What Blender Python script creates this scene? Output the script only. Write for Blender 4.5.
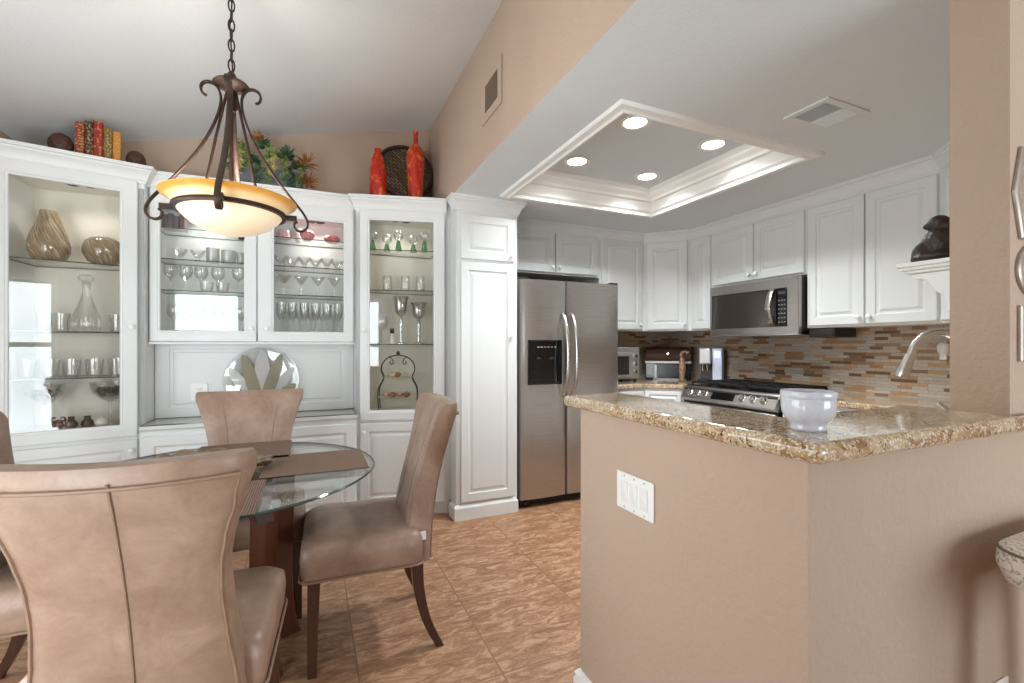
import bpy, bmesh, math, random
from mathutils import Vector, Matrix
R = math.radians
S = bpy.context.scene
for o in list(bpy.data.objects): bpy.data.objects.remove(o)
COL = S.collection
random.seed(7)

# ------------------------------------------------------------------ camera, light, exposure
cam = bpy.data.cameras.new('camera'); cam_o = bpy.data.objects.new('camera', cam); COL.objects.link(cam_o)
cam.sensor_width = 36; cam.lens = 460/1024*36; cam.shift_y = 4.5/1024; cam.clip_start = .02
cam_o.location = (0, 0, 1.25); cam_o.rotation_euler = (R(90), 0, R(-23.75))
S.camera = cam_o
S.view_settings.view_transform = 'Standard'; S.view_settings.look = 'None'
S.view_settings.gamma = 1; S.view_settings.use_curve_mapping = False
S.view_settings.exposure = 0.27
S.cycles.max_bounces = 10; S.cycles.diffuse_bounces = 5; S.cycles.glossy_bounces = 4
S.cycles.transmission_bounces = 6; S.cycles.transparent_max_bounces = 40
S.cycles.use_denoising = True; S.cycles.sample_clamp_indirect = 6; S.cycles.caustics_reflective = False; S.cycles.caustics_refractive = False
w = bpy.data.worlds.new('sky'); S.world = w; w.use_nodes = True
nt = w.node_tree; bg = nt.nodes['Background']
sky = nt.nodes.new('ShaderNodeTexSky'); sky.sky_type = 'HOSEK_WILKIE'; sky.sun_direction = Vector((-.5, -.4, .75)).normalized(); sky.turbidity = 5
mx = nt.nodes.new('ShaderNodeMix'); mx.data_type = 'RGBA'; mx.inputs[0].default_value = .75
nt.links.new(sky.outputs[0], mx.inputs[6]); mx.inputs[7].default_value = (1, 1, 1, 1)
nt.links.new(mx.outputs[2], bg.inputs[0]); bg.inputs[1].default_value = 1.2
def area(name, loc, rot, sx, sy, power, col=(1, 1, 1), spread=180):
    l = bpy.data.lights.new(name, 'AREA'); l.shape = 'RECTANGLE'; l.size = sx; l.size_y = sy; l.energy = power; l.color = col; l.spread = R(spread)
    o = bpy.data.objects.new(name, l); COL.objects.link(o); o.location = loc; o.rotation_euler = rot; return o
# daylight entering through the room's own glass doors and windows
area('daylight_nook_door', (-1.22, -.12, 1.0), (R(100), 0, 0), .80, 1.9, 48, (.84, .93, 1))
area('daylight_left_window', (-1.80, 1.55, 1.2), (R(97), 0, R(-90)), 1.9, 1.7, 46, (.84, .93, 1))
area('daylight_rear_window', (3.0, -3.40, 1.35), (R(122), 0, 0), 2.6, 2.0, 150, (.84, .93, 1))
# ------------------------------------------------------------------ mesh helpers
def B(): return bmesh.new()
def box(bm, x0, y0, z0, x1, y1, z1, M=None):
    vs = [bm.verts.new((x, y, z)) for z in (z0, z1) for x, y in ((x0, y0), (x1, y0), (x1, y1), (x0, y1))]
    if M is not None:
        for v in vs: v.co = M @ v.co
    for f in ((3, 2, 1, 0), (4, 5, 6, 7), (0, 1, 5, 4), (1, 2, 6, 5), (2, 3, 7, 6), (3, 0, 4, 7)): bm.faces.new([vs[i] for i in f])
    return bm
def prism(bm, poly, z0, z1):
    a = [bm.verts.new((x, y, z0)) for x, y in poly]; b = [bm.verts.new((x, y, z1)) for x, y in poly]
    n = len(poly); bm.faces.new(a[::-1]); bm.faces.new(b)
    for i in range(n): bm.faces.new((a[i], a[(i+1) % n], b[(i+1) % n], b[i]))
    return bm
def loops(bm, rings, cap0=True, cap1=True, closed=False):
    V = [[bm.verts.new(p) for p in r] for r in rings]; n = len(V[0])
    m = len(V)
    for i in range(m if closed else m-1):
        a, b = V[i], V[(i+1) % m]
        for j in range(n): bm.faces.new((a[j], a[(j+1) % n], b[(j+1) % n], b[j]))
    if not closed:
        if cap0: bm.faces.new(V[0][::-1])
        if cap1: bm.faces.new(V[-1])
    return bm
def lathe(bm, prof, seg=24, c=(0, 0, 0), M=None):
    rings = []; poles = []
    for r, z in prof:
        rings.append([Vector((c[0]+max(r, 1e-4)*math.cos(2*math.pi*k/seg), c[1]+max(r, 1e-4)*math.sin(2*math.pi*k/seg), c[2]+z)) for k in range(seg)])
    if M is not None: rings = [[M @ p for p in r] for r in rings]
    return loops(bm, rings, True, True)
def tube(bm, pts, rad, seg=8, closed=False, flat=1.0):
    pts = [Vector(p) for p in pts]; n = len(pts)
    rads = rad if isinstance(rad, (list, tuple)) else [rad]*n
    T = []
    for i in range(n):
        if closed: t = pts[(i+1) % n]-pts[i-1]
        else: t = pts[min(i+1, n-1)]-pts[max(i-1, 0)]
        T.append(t.normalized())
    up = Vector((0, 0, 1)) if abs(T[0].z) < .9 else Vector((1, 0, 0))
    nrm = (up-T[0]*up.dot(T[0])).normalized(); rings = []
    for i in range(n):
        nrm = (nrm-T[i]*nrm.dot(T[i])).normalized(); bi = T[i].cross(nrm)
        rings.append([pts[i]+(nrm*math.cos(2*math.pi*k/seg)*flat+bi*math.sin(2*math.pi*k/seg))*rads[i] for k in range(seg)])
    return loops(bm, rings, True, True, closed)
def sweep(bm, path, prof, closed=False):
    """profile (out, z) along an XY path, out = right side of travel, mitred"""
    P = [Vector((p[0], p[1])) for p in path]; n = len(P); rings = []
    def nor(a, b):
        d = (b-a).normalized(); return Vector((d.y, -d.x))
    for i in range(n):
        if closed: n1 = nor(P[i-1], P[i]); n2 = nor(P[i], P[(i+1) % n])
        else:
            n1 = nor(P[max(i-1, 0)], P[max(i, 1)]); n2 = nor(P[min(i, n-2)], P[min(i+1, n-1)])
        m = (n1+n2)/(1+n1.dot(n2))
        rings.append([(P[i].x+m.x*o, P[i].y+m.y*o, z) for o, z in prof])
    return loops(bm, rings, True, True, closed)
def ico(bm, c, r, sub=2, sc=(1, 1, 1)):
    res = bmesh.ops.create_icosphere(bm, subdivisions=sub, radius=r)
    for v in res['verts']: v.co = Vector((v.co.x*sc[0]+c[0], v.co.y*sc[1]+c[1], v.co.z*sc[2]+c[2]))
def catmull(P, n=6, closed=False):
    P = [Vector(p) for p in P]; out = []; m = len(P)
    for i in range(m if closed else m-1):
        a = P[i-1] if (i > 0 or closed) else P[0]; b = P[i]; c = P[(i+1) % m]; d = P[(i+2) % m] if (closed or i+2 < m) else P[-1]
        for k in range(n):
            t = k/n
            out.append(.5*((2*b)+(c-a)*t+(2*a-5*b+4*c-d)*t*t+(3*b-a-3*c+d)*t**3))
    if not closed: out.append(P[-1])
    return out
def obj(name, bm, m, parent=None, loc=(0, 0, 0), rz=0, bevel=0, smooth=35, seg=2, rot=None):
    bmesh.ops.recalc_face_normals(bm, faces=bm.faces[:])
    me = bpy.data.meshes.new(name); bm.to_mesh(me); bm.free()
    o = bpy.data.objects.new(name, me); COL.objects.link(o)
    if m: me.materials.append(m)
    if smooth:
        for p in me.polygons: p.use_smooth = True
        me.set_sharp_from_angle(angle=R(smooth))
    if bevel:
        b = o.modifiers.new('bevel', 'BEVEL'); b.width = bevel; b.segments = seg; b.limit_method = 'ANGLE'; b.angle_limit = R(35)
    o.location = loc; o.rotation_euler = rot if rot else (0, 0, rz)
    if parent: o.parent = parent
    return o
def tag(o, label, cat, group=None, kind=None):
    o['label'] = label; o['category'] = cat
    if group: o['group'] = group
    if kind: o['kind'] = kind
    return o
def thing(name, label, cat, loc=(0, 0, 0), rz=0, group=None, rot=None):
    o = bpy.data.objects.new(name, None); COL.objects.link(o); o.empty_display_size = .05
    o.location = loc; o.rotation_euler = rot if rot else (0, 0, rz)
    return tag(o, label, cat, group)
def struct(name, bm, m, loc=(0, 0, 0), parent=None, bevel=0, smooth=35):
    o = obj(name, bm, m, parent, loc, 0, bevel, smooth)
    if not parent: o['kind'] = 'structure'
    return o
def dup(root, loc, rz, label, rot=None):
    r = root.copy(); COL.objects.link(r); r.location = loc; r.rotation_euler = rot if rot else (0, 0, rz); r['label'] = label
    for ch in list(root.children):
        c = ch.copy(); COL.objects.link(c); c.parent = r
        for g in list(ch.children):
            d = g.copy(); COL.objects.link(d); d.parent = c
    return r
# ------------------------------------------------------------------ materials
def srgb(r, g, b):
    f = lambda c: (c/255/12.92 if c/255 <= .04045 else ((c/255+.055)/1.055)**2.4)
    return (f(r), f(g), f(b), 1)
def newmat(name):
    m = bpy.data.materials.new(name); m.use_nodes = True; t = m.node_tree
    return m, t, t.nodes, t.nodes['Principled BSDF'], t.links
def coords(t, out='Object', scale=(1, 1, 1), rot=(0, 0, 0)):
    tc = t.nodes.new('ShaderNodeTexCoord'); mp = t.nodes.new('ShaderNodeMapping'); mp.inputs['Scale'].default_value = scale; mp.inputs['Rotation'].default_value = rot
    t.links.new(tc.outputs[out], mp.inputs[0]); return mp.outputs[0]
def noise(t, vec, scale, detail=3, rough=.55, dist=0):
    n = t.nodes.new('ShaderNodeTexNoise'); n.inputs['Scale'].default_value = scale; n.inputs['Detail'].default_value = detail
    n.inputs['Roughness'].default_value = rough; n.inputs['Distortion'].default_value = dist; t.links.new(vec, n.inputs['Vector']); return n
def ramp(t, fac, stops, interp='LINEAR'):
    r = t.nodes.new('ShaderNodeValToRGB'); r.color_ramp.interpolation = interp; e = r.color_ramp.elements
    while len(e) < len(stops): e.new(.5)
    for i, (p, c) in enumerate(stops): e[i].position = p; e[i].color = c if len(c) == 4 else (*c, 1)
    t.links.new(fac, r.inputs[0]); return r.outputs[0]
def bump(t, fac, strength, dist, p):
    b = t.nodes.new('ShaderNodeBump'); b.inputs['Strength'].default_value = strength; b.inputs['Distance'].default_value = dist
    t.links.new(fac, b.inputs['Height']); t.links.new(b.outputs[0], p.inputs['Normal'])
def plain(name, c, rough=.5, metal=0, var=.06, scale=12, bstr=0, bscale=200, bdist=.001, stretch=(1, 1, 1), coat=0, spec=.5):
    m, t, n, p, l = newmat(name); v = coords(t, 'Object', stretch); ns = noise(t, v, scale, 4)
    d = tuple(max(0, x*(1-var)) for x in c[:3]); u = tuple(min(1, x*(1+var)) for x in c[:3])
    l.new(ramp(t, ns.outputs[0], [(.3, d), (.7, u)]), p.inputs['Base Color'])
    p.inputs['Roughness'].default_value = rough; p.inputs['Metallic'].default_value = metal; p.inputs['Coat Weight'].default_value = coat
    p.inputs['Specular IOR Level'].default_value = spec
    if bstr: bump(t, noise(t, v, bscale, 2).outputs[0], bstr, bdist, p)
    return m
def glassmat(name, tint=(.97, .98, .97), refl=.10, edge=.35, rough=.0, grey=(.75, .78, .76), body=0, fres=.5):
    """thin clear glass: see-through, brighter reflection and a little body at grazing angles"""
    m, t, n, p, l = newmat(name); n.remove(p); out = n['Material Output']
    tr = n.new('ShaderNodeBsdfTransparent'); tr.inputs[0].default_value = (*tint, 1)
    gl = n.new('ShaderNodeBsdfGlossy'); gl.inputs['Roughness'].default_value = max(rough, .01); gl.inputs[0].default_value = (1, 1, 1, 1)
    df = n.new('ShaderNodeBsdfDiffuse'); df.inputs[0].default_value = (*grey, 1)
    lw = n.new('ShaderNodeLayerWeight'); lw.inputs['Blend'].default_value = .35
    ns = noise(t, coords(t), 30, 2)
    m1 = n.new('ShaderNodeMixShader'); m2 = n.new('ShaderNodeMixShader')
    fa = n.new('ShaderNodeMath'); fa.operation = 'MULTIPLY_ADD'; fa.inputs[1].default_value = edge; fa.inputs[2].default_value = 0
    l.new(lw.outputs['Facing'], fa.inputs[0])
    fb = n.new('ShaderNodeMath'); fb.operation = 'MULTIPLY_ADD'; fb.inputs[1].default_value = fres; fb.inputs[2].default_value = refl
    l.new(lw.outputs['Fresnel'], fb.inputs[0])
    fm = n.new('ShaderNodeMath'); fm.operation = 'MULTIPLY_ADD'; fm.inputs[2].default_value = body; l.new(fa.outputs[0], fm.inputs[0]); l.new(fa.outputs[0], fm.inputs[1])
    l.new(fm.outputs[0], m1.inputs[0]); l.new(tr.outputs[0], m1.inputs[1]); l.new(df.outputs[0], m1.inputs[2])
    l.new(fb.outputs[0], m2.inputs[0]); l.new(m1.outputs[0], m2.inputs[1]); l.new(gl.outputs[0], m2.inputs[2])
    l.new(m2.outputs[0], out.inputs[0]); return m
def emit(name, c, s):
    m, t, n, p, l = newmat(name); p.inputs['Base Color'].default_value = c; p.inputs['Emission Color'].default_value = c
    ns = noise(t, coords(t), 5, 1); l.new(ramp(t, ns.outputs[0], [(0, c), (1, c)]), p.inputs['Emission Color'])
    p.inputs['Emission Strength'].default_value = s; return m

WALL = plain('tan_wall_paint', srgb(190, 168, 150), .85, 0, .015, 3, .55, 60, .006, spec=.25)
CEIL = plain('white_ceiling_paint', srgb(224, 227, 228), .9, 0, .01, 3, .5, 90, .003, spec=.2)
WHITE = plain('white_cabinet_paint', srgb(225, 227, 226), .38, 0, .012, 5)
CREAM = plain('interior_shade_tint', srgb(236, 230, 218), .6, 0, .015, 5)  # cream on the white interior stands in for shade and glass tint
TRIM = plain('white_trim_paint', srgb(242, 242, 239), .42, 0, .01, 5)
DARKMETAL = plain('dark_bronze_metal', srgb(60, 42, 33), .45, .35, .25, 40)
BLACK = plain('black_plastic', srgb(24, 22, 21), .35, 0, .1, 20)
CAST = plain('cast_iron', srgb(30, 29, 29), .6, .2, .15, 80, .2, 300)
CHROME = plain('brushed_nickel', srgb(206, 203, 198), .24, 1, .05, 30)
SILVER = plain('silver_plastic', srgb(190, 188, 186), .35, .6, .04, 20)
DWOOD = plain('dark_walnut_wood', srgb(62, 34, 24), .32, 0, .25, 18, stretch=(6, 6, .6), coat=.3)
MWOOD = plain('mahogany_wood', srgb(86, 44, 28), .3, 0, .25, 18, stretch=(6, 6, .6), coat=.35)
PANE = glassmat('cabinet_pane_glass', (.985, .988, .98), .022, .06, fres=.32)
SHELFG = glassmat('shelf_glass', (.97, .98, .974), .035, .22, grey=(.6, .65, .62), fres=.35)
GEDGE = plain('glass_edge_green', srgb(64, 78, 70), .12, 0, .15, 30)
CRYSTAL = glassmat('clear_glassware', (.98, .983, .98), .055, .50, grey=(.9, .91, .9))
SMOKE = glassmat('smoked_glassware', (.80, .78, .75), .22, .8, grey=(.42, .39, .35), body=.18)
TABLEG = glassmat('table_top_glass', (.95, .965, .955), .06, .25, grey=(.5, .55, .52))
def steel(name, axis):
    m, t, n, p, l = newmat(name); sc = [300, 300, 300]; sc[axis] = 2
    ns = noise(t, coords(t, 'Object', sc), 1, 2)
    l.new(ramp(t, ns.outputs[0], [(.2, srgb(168, 162, 157)), (.8, srgb(190, 184, 179))]), p.inputs['Base Color'])
    p.inputs['Metallic'].default_value = .94; p.inputs['Roughness'].default_value = .30; p.inputs['Anisotropic'].default_value = .4
    bump(t, ns.outputs[0], .03, .0005, p); return m
STEEL = steel('brushed_stainless_steel', 0)
STEELY = steel('brushed_stainless_steel_side', 1)
def leather():
    m, t, n, p, l = newmat('taupe_leather'); v = coords(t)
    a = noise(t, v, 7.5, 7, .70, .4); b = noise(t, v, 420, 2)
    l.new(ramp(t, a.outputs[0], [(.22, srgb(122, 94, 77)), (.5, srgb(150, 123, 105)), (.78, srgb(176, 149, 131))]), p.inputs['Base Color'])
    p.inputs['Roughness'].default_value = .40; p.inputs['Specular IOR Level'].default_value = .6
    bump(t, b.outputs[0], .18, .0012, p); return m
LEATHER = leather()
PIPE = plain('leather_piping', srgb(138, 110, 91), .5, 0, .12, 30)
def granite():
    m, t, n, p, l = newmat('speckled_granite'); v = coords(t)
    a = noise(t, v, 13, 5, .65, .8); b = noise(t, v, 95, 4, .7); c = n.new('ShaderNodeTexVoronoi'); c.inputs['Scale'].default_value = 210; l.new(v, c.inputs['Vector'])
    base = ramp(t, a.outputs[0], [(.28, srgb(118, 88, 58)), (.44, srgb(170, 136, 96)), (.57, srgb(206, 184, 150)), (.74, srgb(140, 106, 70))])
    sp = ramp(t, b.outputs[0], [(.36, (0, 0, 0)), (.44, (1, 1, 1))])
    mxa = n.new('ShaderNodeMix'); mxa.data_type = 'RGBA'; l.new(sp, mxa.inputs[0]); mxa.inputs[6].default_value = srgb(70, 52, 44); l.new(base, mxa.inputs[7])
    hs = n.new('ShaderNodeSeparateColor'); l.new(c.outputs['Color'], hs.inputs[0])
    lt = ramp(t, hs.outputs[0], [(.74, (0, 0, 0)), (.80, (.75, .75, .75))], 'LINEAR')
    mxb = n.new('ShaderNodeMix'); mxb.data_type = 'RGBA'; l.new(lt, mxb.inputs[0]); l.new(mxa.outputs[2], mxb.inputs[6]); mxb.inputs[7].default_value = srgb(230, 222, 208)
    l.new(mxb.outputs[2], p.inputs['Base Color']); p.inputs['Roughness'].default_value = .09; p.inputs['Coat Weight'].default_value = .4; p.inputs['Coat Roughness'].default_value = .04
    return m
GRANITE = granite()
def tilefloor():
    m, t, n, p, l = newmat('travertine_look_floor_tile'); v = coords(t)
    br = n.new('ShaderNodeTexBrick'); br.offset = 0; br.inputs['Scale'].default_value = 1; br.inputs['Brick Width'].default_value = .505; br.inputs['Row Height'].default_value = .505
    br.inputs['Mortar Size'].default_value = .0035; br.inputs['Mortar Smooth'].default_value = .2; br.inputs['Color1'].default_value = (0, 0, 0, 1); br.inputs['Color2'].default_value = (1, 1, 1, 1); br.inputs['Bias'].default_value = 0
    mp = n.new('ShaderNodeMapping'); mp.inputs['Location'].default_value = (-.17+.505*20, -2.125+.505*20, 0); l.new(v, mp.inputs[0]); l.new(mp.outputs[0], br.inputs['Vector'])
    # every tile shifts the vein pattern by its own random value
    sc = n.new('ShaderNodeVectorMath'); sc.operation = 'SCALE'; sc.inputs['Scale'].default_value = 7; l.new(br.outputs['Color'], sc.inputs[0])
    ad = n.new('ShaderNodeVectorMath'); ad.operation = 'ADD'; l.new(v, ad.inputs[0]); l.new(sc.outputs[0], ad.inputs[1])
    mp2 = n.new('ShaderNodeMapping'); mp2.inputs['Scale'].default_value = (3.0, 9.5, 1); mp2.inputs['Rotation'].default_value = (0, 0, R(-28)); l.new(ad.outputs[0], mp2.inputs[0])
    a = noise(t, mp2.outputs[0], 2.3, 10, .80, 1.1); b = noise(t, v, 60, 3)
    colr = ramp(t, a.outputs[0], [(.32, srgb(108, 72, 47)), (.44, srgb(144, 101, 71)), (.52, srgb(164, 122, 90)), (.59, srgb(194, 156, 125)), (.67, srgb(138, 96, 66))])
    mxm = n.new('ShaderNodeMix'); mxm.data_type = 'RGBA'; l.new(br.outputs['Fac'], mxm.inputs[0]); l.new(colr, mxm.inputs[6]); mxm.inputs[7].default_value = srgb(132, 98, 72)
    l.new(mxm.outputs[2], p.inputs['Base Color'])
    l.new(ramp(t, a.outputs[0], [(.3, (.38,)*3), (.7, (.52,)*3)]), p.inputs['Roughness'])
    mm = n.new('ShaderNodeMath'); mm.operation = 'MULTIPLY_ADD'; mm.inputs[1].default_value = -1.2; l.new(br.outputs['Fac'], mm.inputs[0]); l.new(a.outputs[0], mm.inputs[2])
    bump(t, mm.outputs[0], .35, .004, p); return m
FLOOR = tilefloor()
def mosaic():
    m, t, n, p, l = newmat('strip_mosaic_tile'); tc = n.new('ShaderNodeTexCoord'); sp = n.new('ShaderNodeSeparateXYZ'); l.new(tc.outputs['Object'], sp.inputs[0])
    ad = n.new('ShaderNodeMath'); ad.operation = 'ADD'; l.new(sp.outputs[0], ad.inputs[0]); l.new(sp.outputs[1], ad.inputs[1])
    cb = n.new('ShaderNodeCombineXYZ'); l.new(ad.outputs[0], cb.inputs[0]); l.new(sp.outputs[2], cb.inputs[1])
    br = n.new('ShaderNodeTexBrick'); br.offset = .37; br.offset_frequency = 2; br.squash = .55; br.squash_frequency = 3; l.new(cb.outputs[0], br.inputs['Vector'])
    for k, v in (('Scale', 1), ('Brick Width', .15), ('Row Height', .0215), ('Mortar Size', .0011), ('Mortar Smooth', .1), ('Bias', 0)): br.inputs[k].default_value = v
    br.inputs['Color1'].default_value = (0, 0, 0, 1); br.inputs['Color2'].default_value = (1, 1, 1, 1)
    stops = [(0, srgb(118, 84, 60)), (.08, srgb(186, 146, 108)), (.20, srgb(184, 172, 160)), (.44, srgb(196, 162, 128)), (.53, srgb(188, 176, 162)), (.72, srgb(142, 106, 78)), (.77, srgb(196, 184, 168)), (.92, srgb(166, 124, 88))]
    c = ramp(t, br.outputs['Color'], stops, 'CONSTANT')
    ns = noise(t, cb.outputs[0], 60, 3); ov = n.new('ShaderNodeMix'); ov.data_type = 'RGBA'; ov.blend_type = 'SOFT_LIGHT'; ov.inputs[0].default_value = .5
    l.new(c, ov.inputs[6]); l.new(ns.outputs[0], ov.inputs[7])
    mo = n.new('ShaderNodeMix'); mo.data_type = 'RGBA'; l.new(br.outputs['Fac'], mo.inputs[0]); l.new(ov.outputs[2], mo.inputs[6]); mo.inputs[7].default_value = srgb(150, 132, 114)
    l.new(mo.outputs[2], p.inputs['Base Color']); p.inputs['Roughness'].default_value = .28
    mm = n.new('ShaderNodeMath'); mm.operation = 'MULTIPLY'; mm.inputs[1].default_value = -1; l.new(br.outputs['Fac'], mm.inputs[0]); bump(t, mm.outputs[0], .4, .002, p)
    return m
MOSAIC = mosaic()

# ------------------------------------------------------------------ room shell
CZ = 2.33                         # dropped kitchen ceiling
SX = .935                         # soffit plane
def vz(x): return 3.08+.229*(x-SX)
YB, YK, XR, XL = 3.84, 3.90, 3.60, -1.63
bm = B(); box(bm, -2.95, -3.35, -.1, 5.3, 4.1, 0); struct('floor', bm, FLOOR, smooth=0)
# back wall: dining part reaches the vault, kitchen part stops at the dropped ceiling
bm = B(); loops(bm, [[(XL-.15, YB, 0), (SX+.02, YB, 0), (SX+.02, YB, vz(SX+.02)+.05), (XL-.15, YB, vz(XL-.15)+.05)], [(XL-.15, YB+.2, 0), (SX+.02, YB+.2, 0), (SX+.02, YB+.2, vz(SX+.02)+.05), (XL-.15, YB+.2, vz(XL-.15)+.05)]])
struct('wall_back', bm, WALL, smooth=0)
bm = B(); box(bm, SX+.02, YK, 0, XR+.15, YK+.15, 2.75); struct('wall_kitchen_back', bm, WALL, smooth=0)
bm = B(); box(bm, XR, .72, 0, XR+.15, YK, 2.75); struct('wall_right', bm, WALL, smooth=0)
# left wall of the dining side, its glass-door wall beside the camera, then the living area
bm = B()
for a in ((-.10, 0, .60, 2.5), (2.50, 0, YB, 2.5), (.60, 0, 2.50, .30), (.60, 2.10, 2.50, 2.5)): box(bm, XL-.12, a[0], a[1], XL, a[2], a[3])
struct('wall_left', bm, WALL, smooth=0)
bm = B()
for a in ((XL, 0, -1.62, 2.6), (-.82, 0, -.72, 2.75), (-1.62, 2.0, -.82, 2.75)): box(bm, a[0], -.10, a[1], a[2], .02, a[3])
struct('wall_nook', bm, WALL, smooth=0)
bm = B(); box(bm, -.84, -3.2, 0, -.72, -.10, 2.80); struct('wall_living_left', bm, WALL, smooth=0)
bm = B(); yr0, yr1 = -3.35, -3.20
for a in ((-.84, 0, 1.65, 4.0), (4.35, 0, 5.3, 4.2), (1.65, 0, 4.35, .35), (1.65, 2.35, 4.35, 4.2)): box(bm, a[0], yr0, a[1], a[2], yr1, a[3])
struct('wall_rear', bm, WALL, smooth=0)
bm = B(); box(bm, 5.15, -3.2, 0, 5.3, .72, 4.2); struct('wall_far_right', bm, WALL, smooth=0)
# vaulted ceiling (sloping up to the right)
bm = B()
def vq(x0, y0, x1, y1):
    loops(bm, [[(x0, y0, vz(x0)), (x1, y0, vz(x1)), (x1, y1, vz(x1)), (x0, y1, vz(x0))], [(x0, y0, vz(x0)+.1), (x1, y0, vz(x1)+.1), (x1, y1, vz(x1)+.1), (x0, y1, vz(x0)+.1)]])
vq(-2.95, -3.35, 5.3, YB+.2); struct('ceiling_vault', bm, CEIL, smooth=0)
# soffit wall above the kitchen opening
bm = B(); loops(bm, [[(SX, y, CZ+.001), (SX+.10, y, CZ+.001), (SX+.10, y, vz(SX+.10)+.03), (SX, y, vz(SX)+.03)] for y in (.591, YB)]); struct('wall_soffit', bm, WALL, smooth=0)
# front wall of the kitchen (pillar end) with header above
bm = B(); box(bm, 1.718, .591, 1.0235, 5.15, .718, 4.05); struct('wall_front', bm, WALL, smooth=0)
bm = B(); box(bm, SX+.1005, .5925, CZ, 1.7175, .718, 3.3); struct('wall_front_header', bm, WALL, smooth=0)
# half walls carrying the bar
bm = B(); prism(bm, [(.897, .591), (5.15, .591), (5.15, .718), (1.024, .718), (1.024, 1.425), (.897, 1.425)], 0, 1.0235); struct('wall_peninsula', bm, WALL, bevel=.004)
# dropped kitchen ceiling with a tray opening
TX0, TX1, TY0, TY1 = 1.30, 2.575, 1.70, 3.0
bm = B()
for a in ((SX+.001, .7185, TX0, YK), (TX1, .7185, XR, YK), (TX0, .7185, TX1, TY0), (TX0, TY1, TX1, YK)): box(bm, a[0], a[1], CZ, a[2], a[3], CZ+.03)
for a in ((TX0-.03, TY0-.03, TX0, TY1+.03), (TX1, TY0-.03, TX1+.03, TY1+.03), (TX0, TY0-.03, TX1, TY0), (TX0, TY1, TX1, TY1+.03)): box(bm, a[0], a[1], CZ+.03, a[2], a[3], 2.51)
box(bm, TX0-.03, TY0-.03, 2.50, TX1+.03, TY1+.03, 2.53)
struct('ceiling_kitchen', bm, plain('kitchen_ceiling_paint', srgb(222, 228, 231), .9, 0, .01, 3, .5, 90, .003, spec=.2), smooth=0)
# tray mouldings: inner stepped crown and the flat-and-bead trim on the ceiling
path = [(TX0, TY0), (TX0, TY1), (TX1, TY1), (TX1, TY0)]
prof = [(0, 2.50), (.115, 2.50), (.112, 2.485), (.098, 2.47), (.094, 2.455), (.07, 2.43), (.066, 2.412), (.048, 2.405), (.044, 2.385), (.03, 2.365), (.024, 2.345), (.0, 2.33)]
bm = B(); sweep(bm, path, prof, True); struct('trim_1', bm, TRIM, smooth=25)
prof = [(.0, CZ+.002), (.012, CZ-.004), (.012, CZ-.022), (-.004, CZ-.027), (-.014, CZ-.018), (-.045, CZ-.016), (-.052, CZ-.008), (-.055, CZ+.001)]
bm = B(); sweep(bm, path, prof, True); struct('trim_2', bm, TRIM, smooth=25)
# baseboards
prof = [(0, 0), (.018, 0), (.018, .045), (.012, .058), (.016, .066), (.008, .078), (0, .082)]
bm = B(); sweep(bm, [(1.024, 1.425), (.897, 1.425), (.897, .591), (5.15, .591)], [(o, z) for o, z in prof]); struct('baseboard_peninsula', bm, TRIM)
bm = B(); sweep(bm, [(XL, .05), (XL, 3.25)], prof); struct('baseboard_left', bm, TRIM)
# backsplash mosaic
bm = B(); box(bm, 2.40, YK-.012, .91, XR-.012, YK-.0005, 1.42); box(bm, XR-.012, .72, .91, XR-.0005, YK-.012, 1.42); struct('trim_3', bm, MOSAIC, smooth=0)
# glass doors and window behind the camera
def window(name, M, w, h, nv, rail=None):
    bm = B(); f = .05
    box(bm, 0, -.03, 0, w, .03, f, M); box(bm, 0, -.03, h-f, w, .03, h, M)
    for i in range(nv+1):
        x = i*(w-f)/nv; box(bm, x, -.03, f, x+f, .03, h-f, M)
    if rail: box(bm, f, -.03, rail, w-f, .03, rail+f, M)
    o = struct(name, bm, TRIM); bm = B(); box(bm, f/2, -.004, f/2, w-f/2, .004, h-f/2, M); obj('pane', bm, PANE, o, smooth=0)
window('window_1', Matrix.Translation((-1.62, -.04, 0)), .80, 2.0, 1, 1.24)
window('window_2', Matrix.Translation((XL-.06, .60, .30)) @ Matrix.Rotation(R(90), 4, 'Z'), 1.9, 1.8, 2)
window('window_3', Matrix.Translation((1.65, -3.27, .35)), 2.7, 2.0, 3)
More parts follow.
